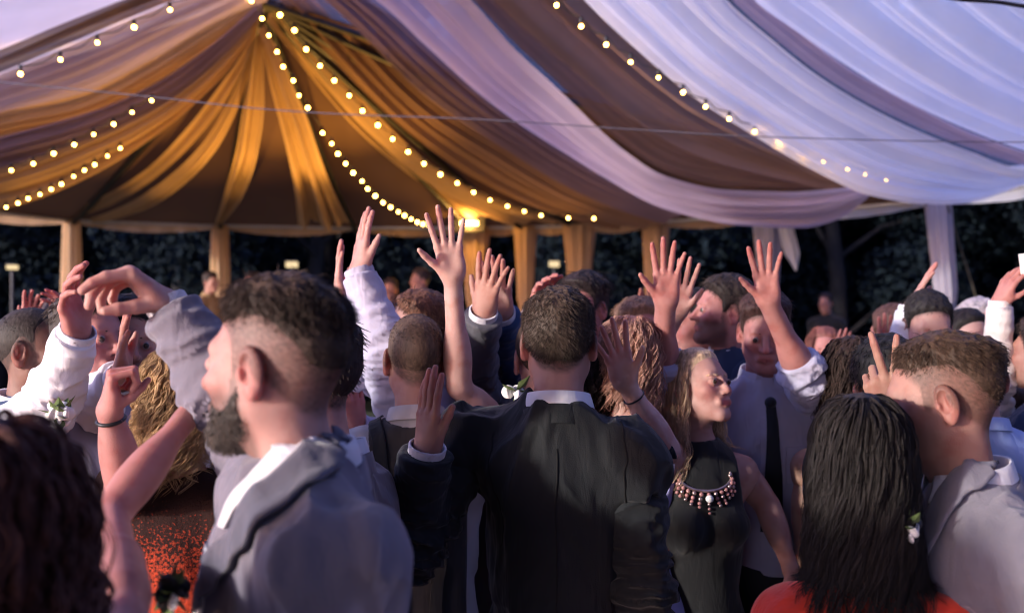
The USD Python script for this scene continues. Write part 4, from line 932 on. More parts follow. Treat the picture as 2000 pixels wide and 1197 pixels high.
            if outfit == 'jacket':
                band(0.064, 0.066, 0.040, 0.030, 0.030, 0.35, 0.022, SHIRT_WHITE, 'shirt_collar')
                band(0.080, 0.080, 0.030, 0.040, 0.075, 0.75, 0.004, mat1, 'jacket_collar')
            else:
                band(0.064, 0.066, 0.036, 0.034, 0.034, 0.25, 0.018, mat1, 'collar')
        if outfit == 'jacket':
            vp = [B(0, 0.12, -0.005), B(0, 0.14, -0.12), B(0, 0.14, -0.26), B(0, 0.13, -0.36)]
            vv, ff = ribbon(fcl, vp, [0.13, 0.10, 0.06, 0.012], 0.001, 0.003)
            put('shirt_front', vv - O, ff, SHIRT_WHITE, t)
            for sg in (-1, 1) if lapels else ():
                lp = [B(sg * 0.085, 0.02, 0.035), B(sg * 0.085, 0.10, -0.03), B(sg * 0.072, 0.13, -0.14), B(sg * 0.035, 0.13, -0.28), B(sg * 0.01, 0.12, -0.38)]
                vv, ff = ribbon(fcl, lp, [0.035, 0.062, 0.070, 0.050, 0.018], 0.004, 0.005)
                put('lapel', vv - O, ff, mat2 or mat1, t)
        if tie is not None:
            vv, ff = ribbon(fcl, [B(0, 0.11, 0.012), B(0, 0.13, -0.06), B(0, 0.14, -0.2), B(0, 0.13, -0.40)], [0.030, 0.040, 0.060, 0.075], 0.005, 0.005)
            put('tie', vv - O, ff, tie, t)
            put('tie_knot', *ball(project(fcl, B(0, 0.11, 0.012)[None], 0.008)[0][0] - O, 0.019, 2), tie, t)
        if outfit == 'vest' or (outfit == 'shirt' and mat2 is not None):
            vo = torso(0.017)
            fv = lambda P: smax(smax(cut_neck(ev(vo, P) - wrinkle(P, A1 * 0.5), P, 0.03), (np.abs((np.asarray(P, F32) - S.astype(F32)) @ X.astype(F32)) - 0.135).astype(F32), 0.02), (B(0, 0, -0.52)[2] - np.asarray(P, F32)[:, 2]).astype(F32), 0.01)
            vv, ff, nn = snet(fv, V(S[0] - 0.35, S[1] - 0.35, B(0, 0, -0.56)[2]), S + V(0.35, 0.35, 0.15), hr, 0.012)
            put('waistcoat', vv - O, ff, mat2, t, n=nn)
            fcl = fv
    elif outfit in ('dress', 'top'):
        do = torso(0.007)
        wst = B(0, 0, -0.42)
        if slv['R'] == 'half': do += [CA(sh[s], sh[s] * 0.6 + A[s]['el'] * 0.4, ua * 1.2 + 0.012, ua * 1.15 + 0.014, 0.03) for s in 'RL']
        do += [CA(B(0, -0.01, -0.62), V(S[0], S[1], 0.62), 0.150, 0.21, 0.08)]
        def fd(P):
            q = (np.asarray(P, F32) - S.astype(F32)) @ Rt.astype(F32)
            d = ev(do, P) - wrinkle(P, 0.006 * wrk)
            zc = hairneck
            if neckline == 'halter':
                lim = 0.098 + 0.9 * np.clip(-q[:, 2] - 0.03, 0, 1) - 6.0 * np.clip(-q[:, 2] - 0.03, 0, 0.0)
                lim = np.where(q[:, 2] > -0.17, 0.112 + 0.2 * np.clip(-q[:, 2] - 0.02, 0, 0.15), 0.6)
                d = smax(d, (np.abs(q[:, 0]) - lim).astype(F32), 0.012); d = cut_neck(d, P, 0.012)
            elif neckline == 'cover':
                d = cut_neck(d, P, 0.03)
            else:
                back = np.where(q[:, 1] < 0, 1, 0)
                top = np.where(np.abs(q[:, 0]) < 0.118, np.where(np.abs(q[:, 0]) > 0.095, 0.06, -0.10 - 0.05 * back), -0.12)
                d = smax(d, ((q[:, 2] - top) * 0.6).astype(F32), 0.006)
            return smax(d, (0.60 - np.asarray(P, F32)[:, 2]).astype(F32), 0.01)
        neckline = 'halter' if outfit == 'top' else ('cover' if slv['R'] == 'half' else 'strap'); hairneck = 0
        vv, ff, nn = snet(fd, V(S[0] - 0.34, S[1] - 0.34, 0.55), S + V(0.34, 0.34, 0.14), 0.010 * far ** 0.6, 0.01)
        clothes = put('dress', vv - O, ff, mat1, t, n=nn); fcl = fd
    if outfit not in ('dress', 'top'):
        lo_ = [EL(B(0, -0.012, -0.54), V(0.165 * wide, 0.125, 0.16), 0, Rt)] + leg_ops(0.014, 1.06)
        fl = lambda P: smax(smax(ev(lo_, P), (np.asarray(P, F32)[:, 2] - B(0, 0, -0.50)[2]).astype(F32), 0.01), (0.06 - np.asarray(P, F32)[:, 2]).astype(F32), 0.01)
        vv, ff, nn = snet(fl, V(S[0] - 0.4, S[1] - 0.4, 0.0), V(S[0] + 0.4, S[1] + 0.4, B(0, 0, -0.46)[2]), 0.026)
        put('trousers', vv - O, ff, trousers or TROUSER, t, n=nn)
    for sg in (-1, 1):
        h = B(sg * 0.085, -0.01, -0.55); c = V(h[0], h[1], 0.05) + X * sg * 0.02
        vv, ff, nn = snet(lambda P: ev([CA(c - Y * 0.05, c + Y * 0.14, 0.040, 0.034)], P), c - 0.22, c + 0.22, 0.02)
        put('shoe', vv - O, ff, SHOE, t, n=nn)
    for s in 'RL':
        if arms.get(s): print(label[:28], s, 'upper %.2f fore %.2f hand %.2f' % tuple(np.linalg.norm(x) for x in (sh[s] - A[s]['el'], A[s]['wr'] - A[s]['el'], A[s]['tip'] - A[s]['wr'])))
    return dict(t=t, O=O, S=S, N=N, H=H, Rh=Rh, Rt=Rt, B=B, A=A, sh=sh, hs=hs, fcl=fcl if clothes is not None else None, fhead=fhead, torso=torso, body=body)
# ---------------------------------------------------------------- the dancers
GREY = cloth('grey_suit', (0.155, 0.14, 0.18), 0.9, 420, 0.35, 0.10, 0.25)
GREY_DARK = cloth('grey_suit_lapel', (0.10, 0.095, 0.13), 0.85, 420, 0.3, 0.10, 0.2)
GREY_LIGHT = cloth('light_grey_suit', (0.20, 0.185, 0.225), 0.9, 420, 0.35, 0.10, 0.25)
BLACK = cloth('black_suit', (0.011, 0.013, 0.016), 0.8, 400, 0.3, 0.2, 0.12)
BLACK_DRESS = cloth('black_dress', (0.010, 0.011, 0.013), 0.7, 300, 0.2, 0.2)
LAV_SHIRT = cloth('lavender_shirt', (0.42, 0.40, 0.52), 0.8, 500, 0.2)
GREY_SHIRT = cloth('grey_shirt', (0.42, 0.41, 0.43), 0.8, 500, 0.2)
NAVY = cloth('navy_suit', (0.02, 0.032, 0.07), 0.8, 400)
BLUE = cloth('blue_suit', (0.03, 0.06, 0.14), 0.8, 400)
RED = cloth('coral_dress', (0.75, 0.055, 0.025), 0.55, 260, 0.3, 0.2)
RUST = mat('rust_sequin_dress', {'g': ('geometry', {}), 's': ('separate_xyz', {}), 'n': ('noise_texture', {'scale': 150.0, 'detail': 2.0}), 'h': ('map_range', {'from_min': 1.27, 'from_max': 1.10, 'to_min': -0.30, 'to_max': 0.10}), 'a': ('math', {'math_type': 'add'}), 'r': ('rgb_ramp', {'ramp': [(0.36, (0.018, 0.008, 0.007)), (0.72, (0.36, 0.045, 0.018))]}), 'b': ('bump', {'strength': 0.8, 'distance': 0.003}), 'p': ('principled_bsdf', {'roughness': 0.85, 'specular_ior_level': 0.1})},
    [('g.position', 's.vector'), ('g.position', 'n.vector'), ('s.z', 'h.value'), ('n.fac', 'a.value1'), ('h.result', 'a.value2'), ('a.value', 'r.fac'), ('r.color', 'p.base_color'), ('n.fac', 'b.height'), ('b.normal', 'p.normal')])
LAV_DRESS = cloth('lavender_dress', (0.30, 0.30, 0.55), 0.7, 300)
KNIT = cloth('cream_knit', (0.62, 0.55, 0.54), 0.95, 160, 0.9)
CHAR = cloth('charcoal_vest', (0.028, 0.026, 0.028), 0.8, 400)
CAMW, AWAY, LEFT_, RIGHT_ = (0, -1, 0.1), (0, 1, 0.1), (-1, 0, 0), (1, 0, 0)

A_ = person('bearded man in a grey suit with faded hair, arm raised to the left', (539, 720, 1.42), yaw=110, pitch=2, byaw=64, hs=0.99, thin=0.87, skin='fair',
    hair=('short', (0.045, 0.030, 0.024)), hairopt=dict(top=0.016, side=0.003, fade=0.058, quiff=0.010, tex=0.010, stubble=0.8), beard=(0.060, 0.048, 0.042), outfit='jacket', mat1=GREY, mat2=GREY_DARK, res=1.4, strands=7000, flare=3, lapels=False,
    arms={'R': dict(el=(468, 795, 1.72), wr=(330, 600, 1.74), tip=(226, 512, 1.70), palm=(-0.62, -0.30, -0.72), pose='reach', sc=0.95, fat=1.18)}, shrug=(0.03, 0.02), seed=1, wrk=1.25)
B_ = person('man in a black suit seen from behind in the centre', (1092, 672, 2.35), yaw=186, byaw=184, hs=1.0, skin='tan', hair=('short', (0.055, 0.038, 0.028)), hairopt=dict(top=0.014, side=0.009, tex=0.012, grain=(90, 90, 30)), outfit='jacket', mat1=BLACK, res=1.3, strands=6000,
    arms={'L': dict(sh=(915, 862, 2.36), el=(798, 1075, 2.30), wr=(834, 878, 2.22), tip=(838, 742, 2.20), palm=(0.75, 0.65, 0), pose='flat')}, seed=2, wide=0.94, wrk=1.5)
C_ = person('blonde woman in a black sleeveless dress with a large necklace', (1366, 758, 2.95), yaw=-40, pitch=14, roll=-4, byaw=-10, sex='f', hs=0.95, skin='fair', hair=('long', (0.55, 0.36, 0.24)), hairopt=dict(length=0.36, wave=0.012, count=460, width=0.0036, thick=0.010, spread=0.66), outfit='top', mat1=BLACK_DRESS, face=True, smile=0.006, mouth=0.002, lips=(0.42, 0.10, 0.09),
    arms={'R': dict(el=(1262, 728, 3.02), wr=(1322, 614, 2.98), tip=(1338, 520, 2.96), palm=(-0.2, -1, 0.1), pose='open'), 'L': dict(el=(1498, 985, 3.0), wr=(1545, 1110, 2.9), tip=(1552, 1215, 2.85), palm=(-1, 0.2, 0), pose='relaxed')}, seed=3, res=1.2)
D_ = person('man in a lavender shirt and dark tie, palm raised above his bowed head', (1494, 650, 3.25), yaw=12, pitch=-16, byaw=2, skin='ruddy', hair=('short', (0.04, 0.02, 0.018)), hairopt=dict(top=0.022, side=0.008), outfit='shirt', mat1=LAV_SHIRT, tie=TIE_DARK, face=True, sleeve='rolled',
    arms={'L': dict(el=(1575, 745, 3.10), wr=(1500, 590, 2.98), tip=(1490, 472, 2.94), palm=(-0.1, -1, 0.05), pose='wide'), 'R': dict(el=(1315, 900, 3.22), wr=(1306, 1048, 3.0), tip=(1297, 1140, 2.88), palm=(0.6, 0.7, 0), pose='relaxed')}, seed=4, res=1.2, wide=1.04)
E_ = person('woman with long black hair in a coral red dress', (1682, 905, 1.82), yaw=192, byaw=196, roll=0, sex='f', hs=0.98, skin='tan', hair=('long', (0.020, 0.016, 0.015)), hairopt=dict(length=0.35, count=1050, width=0.0027, wave=0.014, thick=0.013, curl=4.0, spread=0.9, fine=8, seg=11), outfit='dress', mat1=RED, sleeve='half', wide=0.84, neck=0.03, seed=5)
F_ = person('fair haired man in a light grey suit leaning towards the dark haired woman', (1838, 790, 1.88), yaw=114, pitch=-8, roll=4, byaw=82, skin='tan', hair=('short', (0.055, 0.033, 0.022)), hairopt=dict(top=0.015, side=0.003, fade=0.050, tex=0.008, quiff=0.008), outfit='jacket', mat1=GREY_LIGHT, mat2=GREY_LIGHT, res=1.3, strands=6000, shrug=(-0.01, -0.01), seed=6, lapels=False, flare=10)
G_ = person('curly dark red haired woman close at the left edge, arm reaching up', (-55, 1085, 1.0), yaw=196, byaw=200, sex='f', hs=0.98, skin='ruddy', hair=('long', (0.075, 0.028, 0.021)), hairopt=dict(length=0.40, count=450, width=0.006, wave=0.026, thick=0.034, curl=9.0, spread=1.0), outfit='dress', mat1=BLACK_DRESS,
    arms={'R': dict(sh=(252, 1300, 1.10), el=(216, 1003, 1.50), wr=(396, 775, 1.74), tip=(480, 690, 1.78), palm=(0, 1, 0), pose='relaxed')}, seed=7, thin=0.80)
# left
person('man with close cropped receding hair looking right at the left edge', (72, 688, 2.75), yaw=-92, pitch=6, byaw=-70, skin='brown', hair=('short', (0.035, 0.028, 0.025)), hairopt=dict(top=0.002, side=0.001, tex=0.002, hl=0.012, stubble=0.8), outfit='jacket', mat1=BLUE, face=True, seed=8)
BB = person('man in a white dress shirt with his cuffed arm thrown up at the left', (176, 668, 2.62), yaw=-60, pitch=4, byaw=-30, skin='ruddy', hair=('short', (0.04, 0.03, 0.025)), outfit='vest', mat1=SHIRT_WHITE, mat2=cloth('lilac_waistcoat', (0.30, 0.29, 0.38)), face=True, mouth=0.006,
    arms={'R': dict(el=(95, 800, 2.38), wr=(150, 650, 2.28), tip=(124, 546, 2.22), palm=(0.85, -0.35, 0.3), pose='relaxed')}, seed=9)
person('dark haired smiling man in a white shirt and black tie at the left', (252, 678, 2.72), yaw=-28, pitch=2, byaw=10, skin='tan', hair=('short', (0.022, 0.016, 0.014)), hairopt=dict(top=0.026, stubble=0.7), outfit='shirt', mat1=SHIRT_WHITE, tie=TIE_DARK, face=True, mouth=0.004,
    arms={'R': dict(el=(175, 800, 2.6), wr=(236, 742, 2.45), tip=(240, 645, 2.40), palm=(1, 0.3, 0), pose='flat')}, seed=10)
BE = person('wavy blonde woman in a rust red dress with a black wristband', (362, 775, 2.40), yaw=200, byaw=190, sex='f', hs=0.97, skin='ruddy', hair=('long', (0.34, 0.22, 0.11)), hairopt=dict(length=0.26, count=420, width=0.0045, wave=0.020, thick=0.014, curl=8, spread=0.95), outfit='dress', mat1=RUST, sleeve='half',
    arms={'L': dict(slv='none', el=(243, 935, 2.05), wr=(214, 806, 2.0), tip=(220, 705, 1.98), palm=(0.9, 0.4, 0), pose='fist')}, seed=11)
# behind the bearded man
person('man in a taupe suit jacket behind the bearded man\'s shoulder', (604, 738, 2.05), yaw=110, byaw=100, hair=('short', (0.03, 0.02, 0.02)), skin='fair', outfit='jacket', mat1=cloth('taupe_suit', (0.17, 0.145, 0.16)), seed=12, neck=0.02)
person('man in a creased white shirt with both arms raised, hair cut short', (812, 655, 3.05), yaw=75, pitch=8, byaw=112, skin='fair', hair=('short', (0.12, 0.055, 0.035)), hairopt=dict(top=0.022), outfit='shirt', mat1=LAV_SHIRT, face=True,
    arms={'L': dict(el=(758, 705, 2.82), wr=(702, 532, 2.84), tip=(712, 405, 2.86), palm=(0.75, 0.5, 0), pose='flat'), 'R': dict(el=(712, 720, 2.98), wr=(664, 592, 2.98), tip=(660, 474, 2.98), palm=(1, 0.1, 0), pose='flat')}, seed=13)
person('person in a lilac shirt squeezed in behind the bearded man\'s head', (650, 735, 3.5), yaw=150, byaw=175, skin='ruddy', hair=('short', (0.04, 0.025, 0.02)), outfit='shirt', mat1=cloth('lilac_shirt', (0.34, 0.31, 0.44)), seed=37,
    arms={'R': dict(el=(735, 905, 3.4), wr=(694, 830, 3.2), tip=(686, 745, 3.15), palm=(-0.3, 0.9, 0), pose='relaxed')})
X_ = person('buzz cut man in a grey shirt and dark straps seen from behind', (812, 705, 2.72), yaw=170, byaw=172, skin='tan', hair=('short', (0.07, 0.045, 0.032)), hairopt=dict(top=0.005, side=0.002, tex=0.003, shade=0.97), outfit='vest', mat1=GREY_SHIRT, mat2=CHAR,
    arms={'L': dict(el=(748, 985, 2.62), wr=(800, 860, 2.9), tip=(815, 760, 2.95), palm=(1, 0, 0), pose='flat'), 'R': dict(el=(905, 935, 2.95), wr=(892, 830, 3.15), tip=(890, 740, 3.2), palm=(-1, 0, 0), pose='flat')}, seed=14)
person('pale woman hidden behind the black suit, long bare arm stretched up', (1062, 705, 2.85), yaw=170, byaw=178, sex='f', skin='pale', hair=('bun', (0.05, 0.03, 0.02)), outfit='dress', mat1=BLACK_DRESS,
    arms={'L': dict(sh=(975, 835, 2.84), el=(897, 755, 2.72), wr=(884, 542, 2.62), tip=(862, 390, 2.58), palm=(0.15, -1, 0.15), pose='wide', sc=0.98)}, seed=15)
person('man in a grey sleeve clapping high beside the black suit man', (930, 742, 3.25), yaw=160, byaw=170, skin='tan', hair=('short', (0.02, 0.016, 0.016)), outfit='jacket', mat1=cloth('slate_suit', (0.10, 0.095, 0.11)),
    arms={'R': dict(sh=(968, 800, 3.22), el=(920, 760, 3.1), wr=(944, 612, 2.92), tip=(962, 490, 2.88), palm=(0.3, 0.9, 0), pose='open')}, seed=16)
person('man in a blue jacket clapping behind the grey sleeve', (1008, 690, 3.55), yaw=178, byaw=180, skin='fair', hair=('short', (0.03, 0.02, 0.018)), outfit='jacket', mat1=BLUE,
    arms={'L': dict(sh=(975, 780, 3.5), el=(995, 735, 3.35), wr=(980, 612, 3.05), tip=(966, 462, 2.95), palm=(-0.1, -1, 0), pose='wide')}, seed=17)
person('dark haired man half hidden behind the black suit man\'s head', (1140, 605, 3.8), yaw=40, pitch=0, byaw=0, skin='ruddy', hair=('short', (0.02, 0.014, 0.014)), hairopt=dict(top=0.03), outfit='shirt', mat1=LAV_SHIRT, face=True,
    arms={'R': dict(el=(1030, 700, 3.75), wr=(1046, 606, 3.65), tip=(1068, 538, 3.6), palm=(0.4, -0.8, 0), pose='relaxed')}, seed=18)
person('dark curly haired woman just right of the black suit collar', (1150, 770, 3.0), yaw=186, byaw=190, sex='f', hs=0.95, skin='ruddy', hair=('long', (0.02, 0.013, 0.012)), hairopt=dict(length=0.26, count=260, wave=0.022, thick=0.02, curl=9, spread=1.0), outfit='dress', mat1=BLACK_DRESS, seed=19)
# right of the black suit
Q_ = person('rosy blonde woman in a lavender dress with her pale hand raised', (1228, 700, 2.95), yaw=176, byaw=176, sex='f', hs=0.95, skin='pale', hair=('long', (0.36, 0.20, 0.15)), hairopt=dict(length=0.20, count=300, wave=0.012, thick=0.014, spread=1.0), outfit='dress', mat1=LAV_DRESS,
    arms={'R': dict(sh=(1262, 845, 2.85), el=(1302, 882, 2.55), wr=(1222, 748, 2.48), tip=(1190, 640, 2.44), palm=(-0.1, -1, 0.15), pose='open')}, seed=20)
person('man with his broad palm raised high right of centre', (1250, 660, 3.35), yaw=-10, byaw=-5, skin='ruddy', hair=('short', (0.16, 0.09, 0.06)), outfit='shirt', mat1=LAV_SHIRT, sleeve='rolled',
    arms={'L': dict(el=(1292, 735, 3.0), wr=(1300, 592, 2.86), tip=(1304, 452, 2.82), palm=(0, -1, 0.05), pose='wide', sc=0.97)}, seed=21)
person('person clapping in the shade left of the broad raised palm', (1262, 690, 4.0), yaw=20, byaw=0, sex='f', skin='olive', hair=('bun', (0.05, 0.03, 0.02)), outfit='dress', mat1=NAVY,
    arms={'R': dict(el=(1235, 735, 3.95), wr=(1250, 650, 3.85), tip=(1246, 566, 3.8), palm=(1, -0.3, 0), pose='flat'), 'L': dict(el=(1305, 735, 3.95), wr=(1272, 655, 3.86), tip=(1272, 580, 3.82), palm=(-0.8, -0.6, 0), pose='flat')}, seed=22)
person('black haired man in profile between two raised hands', (1362, 640, 3.75), yaw=80, byaw=60, skin='ruddy', hair=('short', (0.012, 0.011, 0.012)), hairopt=dict(top=0.028, side=0.02), outfit='shirt', mat1=LAV_SHIRT, seed=23)
person('dark haired man in profile with white collar and navy jacket', (1412, 612, 3.6), yaw=82, pitch=6, byaw=40, skin='ruddy', hair=('short', (0.025, 0.018, 0.016)), hairopt=dict(top=0.024, side=0.012, stubble=0.9), outfit='jacket', mat1=NAVY, face=True, seed=24)
person('rosy faced woman glimpsed left of the tie wearing man', (1446, 660, 4.1), yaw=-20, byaw=0, sex='f', skin='ruddy', hair=('bun', (0.10, 0.05, 0.03)), outfit='dress', mat1=NAVY, face=True, seed=25)
# right
person('auburn haired woman in the background with a lifted hand', (1612, 690, 4.9), yaw=20, byaw=10, sex='f', skin='ruddy', hair=('long', (0.16, 0.06, 0.05)), hairopt=dict(length=0.3, count=160, wave=0.012), outfit='dress', mat1=BLACK_DRESS, face=True,
    arms={'L': dict(el=(1640, 770, 4.7), wr=(1632, 712, 4.6), tip=(1648, 668, 4.58), palm=(-0.4, -1, 0), pose='flat')}, seed=26)
person('dark brown haired person seen from behind left of the two fingers', (1664, 742, 3.1), yaw=185, byaw=180, sex='f', skin='olive', hair=('long', (0.03, 0.018, 0.015)), hairopt=dict(length=0.22, count=240, thick=0.02, spread=1.0), outfit='dress', mat1=BLACK_DRESS, seed=27)
person('black haired person holding up two fingers beside the grey suit man', (1728, 752, 2.75), yaw=180, byaw=175, skin='olive', hair=('short', (0.012, 0.011, 0.012)), hairopt=dict(top=0.02, side=0.02), outfit='jacket', mat1=BLACK,
    arms={'L': dict(el=(1745, 930, 2.3), wr=(1738, 815, 2.14), tip=(1712, 708, 2.12), palm=(0.3, 0.8, 0), pose='two')}, seed=28)
person('person with a reddish raised palm before brown hair at the right', (1742, 655, 4.4), yaw=160, byaw=180, skin='ruddy', hair=('short', (0.07, 0.035, 0.03)), hairopt=dict(top=0.02, side=0.014), outfit='shirt', mat1=LAV_SHIRT,
    arms={'L': dict(el=(1722, 780, 4.2), wr=(1735, 700, 4.1), tip=(1732, 622, 4.08), palm=(-0.2, -1, 0), pose='flat')}, seed=29)
person('dark cropped man looking down, one hand raised behind his head', (1812, 640, 3.55), yaw=8, pitch=-18, byaw=0, skin='fair', hair=('short', (0.018, 0.015, 0.015)), hairopt=dict(top=0.012, side=0.008), outfit='shirt', mat1=SHIRT_WHITE, face=True,
    arms={'R': dict(el=(1752, 745, 3.6), wr=(1778, 604, 3.6), tip=(1818, 524, 3.58), palm=(0.8, -0.3, -0.5), pose='flat')}, seed=30)
person('dark haired woman smiling behind the grey suit man', (1892, 668, 3.95), yaw=-8, byaw=0, sex='f', skin='fair', hair=('bun', (0.014, 0.010, 0.010)), outfit='dress', mat1=BLACK_DRESS, face=True, seed=31)
person('grey haired older man behind the smiling woman', (1918, 638, 4.45), yaw=-40, pitch=6, byaw=-20, skin='ruddy', hair=('short', (0.34, 0.30, 0.32)), hairopt=dict(top=0.012, side=0.01, hl=0.008), outfit='shirt', mat1=cloth('pale_blue_shirt', (0.40, 0.46, 0.66)), face=True, seed=32)
L_ = person('person in a cream knitted sleeve raising a hand at the right edge', (1975, 800, 3.6), yaw=200, byaw=200, sex='f', skin='ruddy', hair=('bun', (0.06, 0.03, 0.02)), outfit='shirt', mat1=KNIT, collar=False,
    arms={'L': dict(sh=(1945, 905, 3.5), el=(1948, 755, 3.4), wr=(1952, 592, 3.36), tip=(1988, 512, 3.32), palm=(0.7, 0.4, -0.5), pose='cup')}, seed=33)
person('man in a pale blue shirt partly behind the grey suit man', (1908, 742, 3.0), yaw=190, byaw=185, skin='fair', hair=('short', (0.06, 0.04, 0.03)), outfit='shirt', mat1=cloth('sky_blue_shirt', (0.34, 0.44, 0.74)), seed=34, hs=0.95)
person('person in a navy suit cut off by the right edge', (2040, 690, 3.3), yaw=150, byaw=150, skin='tan', hair=('short', (0.03, 0.02, 0.02)), outfit='jacket', mat1=NAVY, seed=35)
# guests beyond the dance floor, hardly lit; one shirt has amber light put into its colour
for lab, hd, yw, mm in (('shadowy standing guest in the dark left of the black suit', (820, 548, 11.0), 60, BLACK), ('amber lit guest by the second far pole', (412, 552, 12.2), -60, cloth('amber_lit_shirt', (0.30, 0.20, 0.10))), ('guest standing in the dark above the bearded man\'s hair', (492, 552, 12.5), 30, BLACK), ('far guest with a faint amber lit face at the right', (1612, 592, 13.0), 40, BLACK), ('dim far guest left of the pale clapping hands', (762, 566, 11.6), 10, NAVY)):
    person(lab, hd, yaw=yw, skin='tan', outfit='shirt', mat1=mm, res=0.6, hair=('short', (0.03, 0.02, 0.02)), seed=40 + int(hd[0]) % 7)

person('person at the back left with both hands raised, pink flower beside them', (122, 640, 3.9), yaw=150, byaw=160, sex='f', skin='ruddy', hair=('bun', (0.05, 0.03, 0.025)), outfit='dress', mat1=LAV_DRESS, res=0.8,
    arms={'L': dict(el=(50, 700, 3.9), wr=(58, 640, 3.8), tip=(64, 580, 3.78), palm=(0.5, -0.8, 0), pose='relaxed'), 'R': dict(el=(130, 700, 3.9), wr=(118, 640, 3.8), tip=(112, 588, 3.78), palm=(-0.5, -0.8, 0), pose='relaxed')}, seed=36)

# ---------------------------------------------------------------- jewellery, straps, flowers
SILVER = plain('antique_silver', (0.55, 0.42, 0.42), 0.3, 0.9, 80, 0.3)
STONE = plain('rose_stone', (0.42, 0.20, 0.20), 0.15)
CRYSTAL = plain('pale_crystal', (0.85, 0.82, 0.84), 0.08)
LEAF_G = plain('sprig_leaf', (0.10, 0.15, 0.05), 0.5)
PETAL_W = plain('white_petal', (0.74, 0.72, 0.70), 0.6)
PETAL_P = plain('pink_petal', (0.75, 0.18, 0.36), 0.6)
def on(P, x, y, z, off=0.004):
    return project(P['fcl'], P['B'](x, y, z)[None], off)[0][0]
# the statement necklace
P = C_; fb = lambda q: np.minimum(P['fcl'](q), P['fhead'](q))
pts = [project(fb, P['B'](0.082 * math.sin(a), 0.10, 0.03 - 0.085 * (0.5 + 0.5 * math.cos(a))) [None], 0.005)[0][0] for a in np.linspace(-1.9, 1.9, 15)]
nk = put('necklace', *join(*[ (tube(PchipInterpolator(np.arange(15), np.array(pts))(np.linspace(0, 14, 57)) - P['O'], 0.0042, 6)) ]), SILVER, P['t'])
for i, c in enumerate(pts):
    k = abs(i - 7)
    n_ = 4 - (k > 2) - (k > 5)
    for j in range(n_ + (k == 0)):
        c2 = project(fb, (c + V(0, 0, -0.0135 * (j + 0.8)) + unit(c - pts[7]) * 0.004 * j)[None], 0.006)[0][0]
        put('stone', *ball(c2 - P['O'], 0.0066 - 0.0006 * j, 1), STONE if (i + j) % 3 else SILVER, nk)
put('crystal', *ball(project(fb, (pts[7] + V(0, 0, -0.022))[None], 0.010)[0][0] - P['O'], 0.0115, 2), CRYSTAL, nk)
def ring(P, c, ax, r, rr, m, nm):
    ax = unit(ax); a = unit(np.cross(ax, V(0.3, 0.5, 0.8))); b = np.cross(ax, a); q = np.linspace(0, 2 * np.pi, 25)
    put(nm, *tube(c + r * (np.cos(q)[:, None] * a + np.sin(q)[:, None] * b) - P['O'], rr, 6, False), m, P['t'])
a = BE['A']['L']; ring(BE, a['wr'] + unit(a['el'] - a['wr']) * 0.015, a['el'] - a['wr'], 0.0265, 0.0042, DARK_METAL, 'wristband')
ring(BE, a['wr'] + unit(a['el'] - a['wr']) * 0.075, a['el'] - a['wr'], 0.0305, 0.0012, SILVER, 'bracelet')
a = Q_['A']['R']; ring(Q_, a['wr'] + unit(a['el'] - a['wr']) * 0.045, a['el'] - a['wr'], 0.0270, 0.0022, DARK_METAL, 'bracelet')
def flower(c, s, pet, t, O, n=7, leavesn=4, rs=np.random.default_rng(3)):
    bq = put('boutonniere', *tube([c - O + V(0, 0, -0.05 * s), c - O], 0.004 * s, 6), LEAF_G, t)
    for i in range(n):
        o = rs.normal(size=3); o = unit(o) * 0.016 * s
        m = trimesh.creation.icosphere(2); vv = np.array(m.vertices) * V(0.014, 0.014, 0.006) * s @ rot(rs.normal(size=3), 80)
        put('petal', vv + o + c - O, np.array(m.faces), pet if not isinstance(pet, list) else pet[i % len(pet)], bq)
    for i in range(leavesn):
        d = unit(rs.normal(size=3) + V(0, -0.3, 0)); L = 0.045 * s; sd = unit(np.cross(d, V(0.2, 0.3, 1)))
        q = np.array([c, c + d * L * 0.5 + sd * 0.011 * s, c + d * L, c + d * L * 0.5 - sd * 0.011 * s, c + d * L * 0.5 + np.cross(d, sd) * 0.004]) - O
        put('leaf', q, [[0, 1, 4], [1, 2, 4], [2, 3, 4], [3, 0, 4]], LEAF_G, bq, smooth=False)
flower(W(118, 808, 2.20), 1.15, PETAL_W, BB['t'], BB['O'], 13, 12)
flower(W(335, 1155, 1.34), 0.9, [PETAL_W, DARK_METAL, DARK_METAL, DARK_METAL], A_['t'], A_['O'], 14, 9)
flower(W(1008, 764, 2.62), 1.3, PETAL_W, B_['t'], B_['O'], 5, 6)
flower(W(1772, 1030, 1.72), 1.0, [PETAL_W, DARK_METAL], F_['t'], F_['O'], 10, 6)
fl = thing('flower', 'bright pink flower held up between the men at the left', 'flower', loc=W(186, 614, 3.6))
O = W(186, 614, 3.6); rs = np.random.default_rng(8)
put('stem', *tube([V(0, 0, -0.30), V(0.01, 0, -0.1), V(0, 0, 0)], 0.004, 6), LEAF_G, fl)
for i in range(16):
    d = unit(rs.normal(size=3)); m = trimesh.creation.icosphere(2); vv = np.array(m.vertices) * V(0.028, 0.028, 0.008) @ rot(rs.normal(size=3), 90)
    put('petal', vv + d * 0.032, np.array(m.faces), PETAL_P, fl)
# dark straps over the buzz cut man's shirt
for sg in (-1, 1):
    vv, ff = ribbon(X_['fcl'], [X_['B'](sg * 0.10, 0.02, 0.08), X_['B'](sg * 0.095, -0.12, -0.02), X_['B'](sg * 0.07, -0.14, -0.2), X_['B'](sg * 0.04, -0.13, -0.42)], 0.035, 0.004, 0.004)
    put('strap', vv - X_['O'], ff, BLACK, X_['t'])
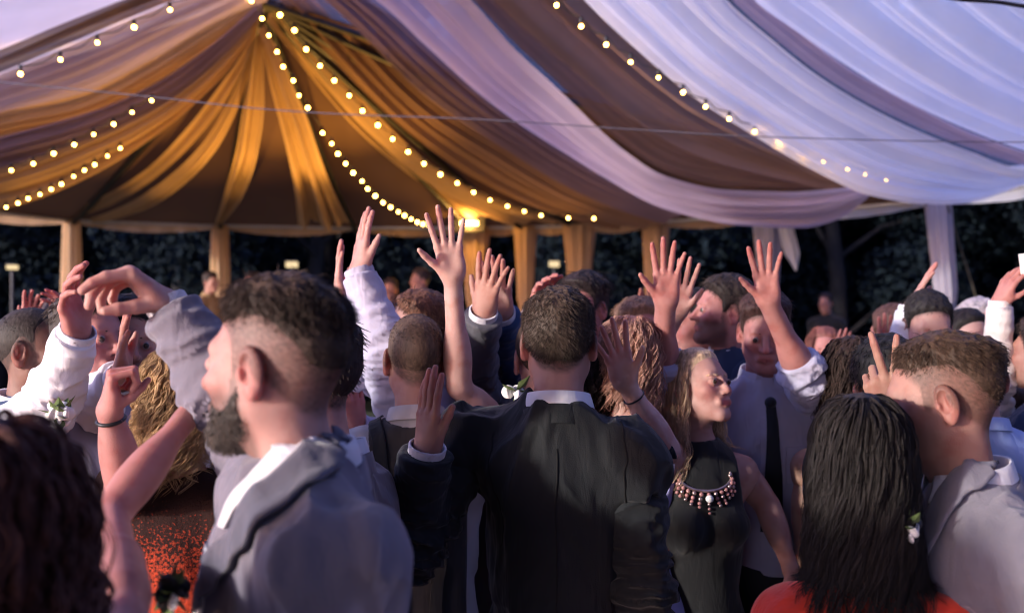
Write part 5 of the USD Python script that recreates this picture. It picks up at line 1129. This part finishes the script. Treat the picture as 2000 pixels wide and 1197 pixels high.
# the cup in the hand at the right edge
c = L_['A']['L']['tip'] + V(0.03, -0.01, -0.01); cu = thing('cup', 'small white cup in the raised hand at the right edge', 'cup', loc=c)
pr = np.array([(0.001, -0.035), (0.022, -0.035), (0.030, 0.035), (0.028, 0.035), (0.021, -0.031), (0.001, -0.031)]); q = np.linspace(0, 2 * np.pi, 25)
put('cup_body', np.stack([pr[:, None, 0] * np.cos(q), pr[:, None, 0] * np.sin(q), np.repeat(pr[:, 1:], 25, 1)], -1).reshape(-1, 3), grid_faces(6, 25), PETAL_W, cu)
put('rim', *tube(np.stack([0.029 * np.cos(q), 0.029 * np.sin(q), np.full(25, 0.035)], 1), 0.0015, 6, False), PETAL_W, cu)

# seams of the black jacket
SEAM = plain('seam_thread', (0.004, 0.004, 0.005), 0.9)
B = B_['B']
for path in ([(0, -0.1, 0.01), (0, -0.15, -0.15), (0, -0.13, -0.35), (0, -0.14, -0.6)], [(0.135, -0.02, 0.03), (0.150, -0.08, -0.05), (0.150, -0.1, -0.14), (0.142, -0.06, -0.22)], [(-0.135, -0.02, 0.03), (-0.150, -0.08, -0.05), (-0.150, -0.1, -0.14), (-0.142, -0.06, -0.22)]):
    vv, ff = ribbon(B_['fcl'], [B(*x) for x in path], 0.0035, 0.0012, 0.001, 50, 3)
    put('seam', vv - B_['O'], ff, SEAM, B_['t'])

# collars and lapels of the two grey suits, laid where the jackets fold open
def hit(P, px, py, d0, d1):
    d = np.linspace(d0, d1, 160); pts = np.array([W(px, py, x) for x in d]); v = P['fcl'](pts.astype(F32))
    i = np.argmax(v < 0.004)
    return pts[i] if v.min() < 0.004 else pts[np.argmin(v)]
for P, sp, lp, cp, m1, m2 in ((A_, [(626, 850), (560, 892), (500, 942), (455, 990), (438, 1030)], [(668, 852), (620, 905), (540, 975), (468, 1045), (415, 1120), (390, 1190)], [(655, 868), (690, 850), (706, 838)], GREY_DARK, GREY),
                              (F_, [(1900, 888), (1862, 920), (1836, 955), (1822, 985)], [(1940, 876), (1896, 928), (1850, 985), (1812, 1050), (1795, 1110)], [(1925, 890), (1950, 872), (1965, 862)], GREY_LIGHT, GREY_LIGHT)):
    a, b = (0.95, 1.7) if P is A_ else (1.4, 2.2)
    vv, ff = ribbon(P['fcl'], [hit(P, x, y, a, b) for x, y in sp], [0.040, 0.052, 0.050, 0.030, 0.012], 0.004, 0.006, 40, 9)
    put('shirt_collar_point', vv - P['O'], ff, SHIRT_WHITE, P['t'])
    vv, ff = ribbon(P['fcl'], [hit(P, x, y, a, b) for x, y in lp], [0.040, 0.058, 0.066, 0.060, 0.045, 0.03], 0.008, 0.007, 50, 9)
    put('lapel', vv - P['O'], ff, m1, P['t'])
# buttoned front of the lavender shirt
vv, ff = ribbon(D_['fcl'], [D_['B'](0.028, 0.12, -0.03), D_['B'](0.03, 0.14, -0.2), D_['B'](0.03, 0.13, -0.5)], 0.022, 0.002, 0.0025)
put('placket', vv - D_['O'], ff, LAV_SHIRT, D_['t'])
vv, ff = ribbon(D_['fcl'], [D_['B'](-0.085, 0.11, -0.13), D_['B'](-0.085, 0.11, -0.25)], 0.10, 0.002, 0.0025)
put('pocket', vv - D_['O'], ff, LAV_SHIRT, D_['t'])
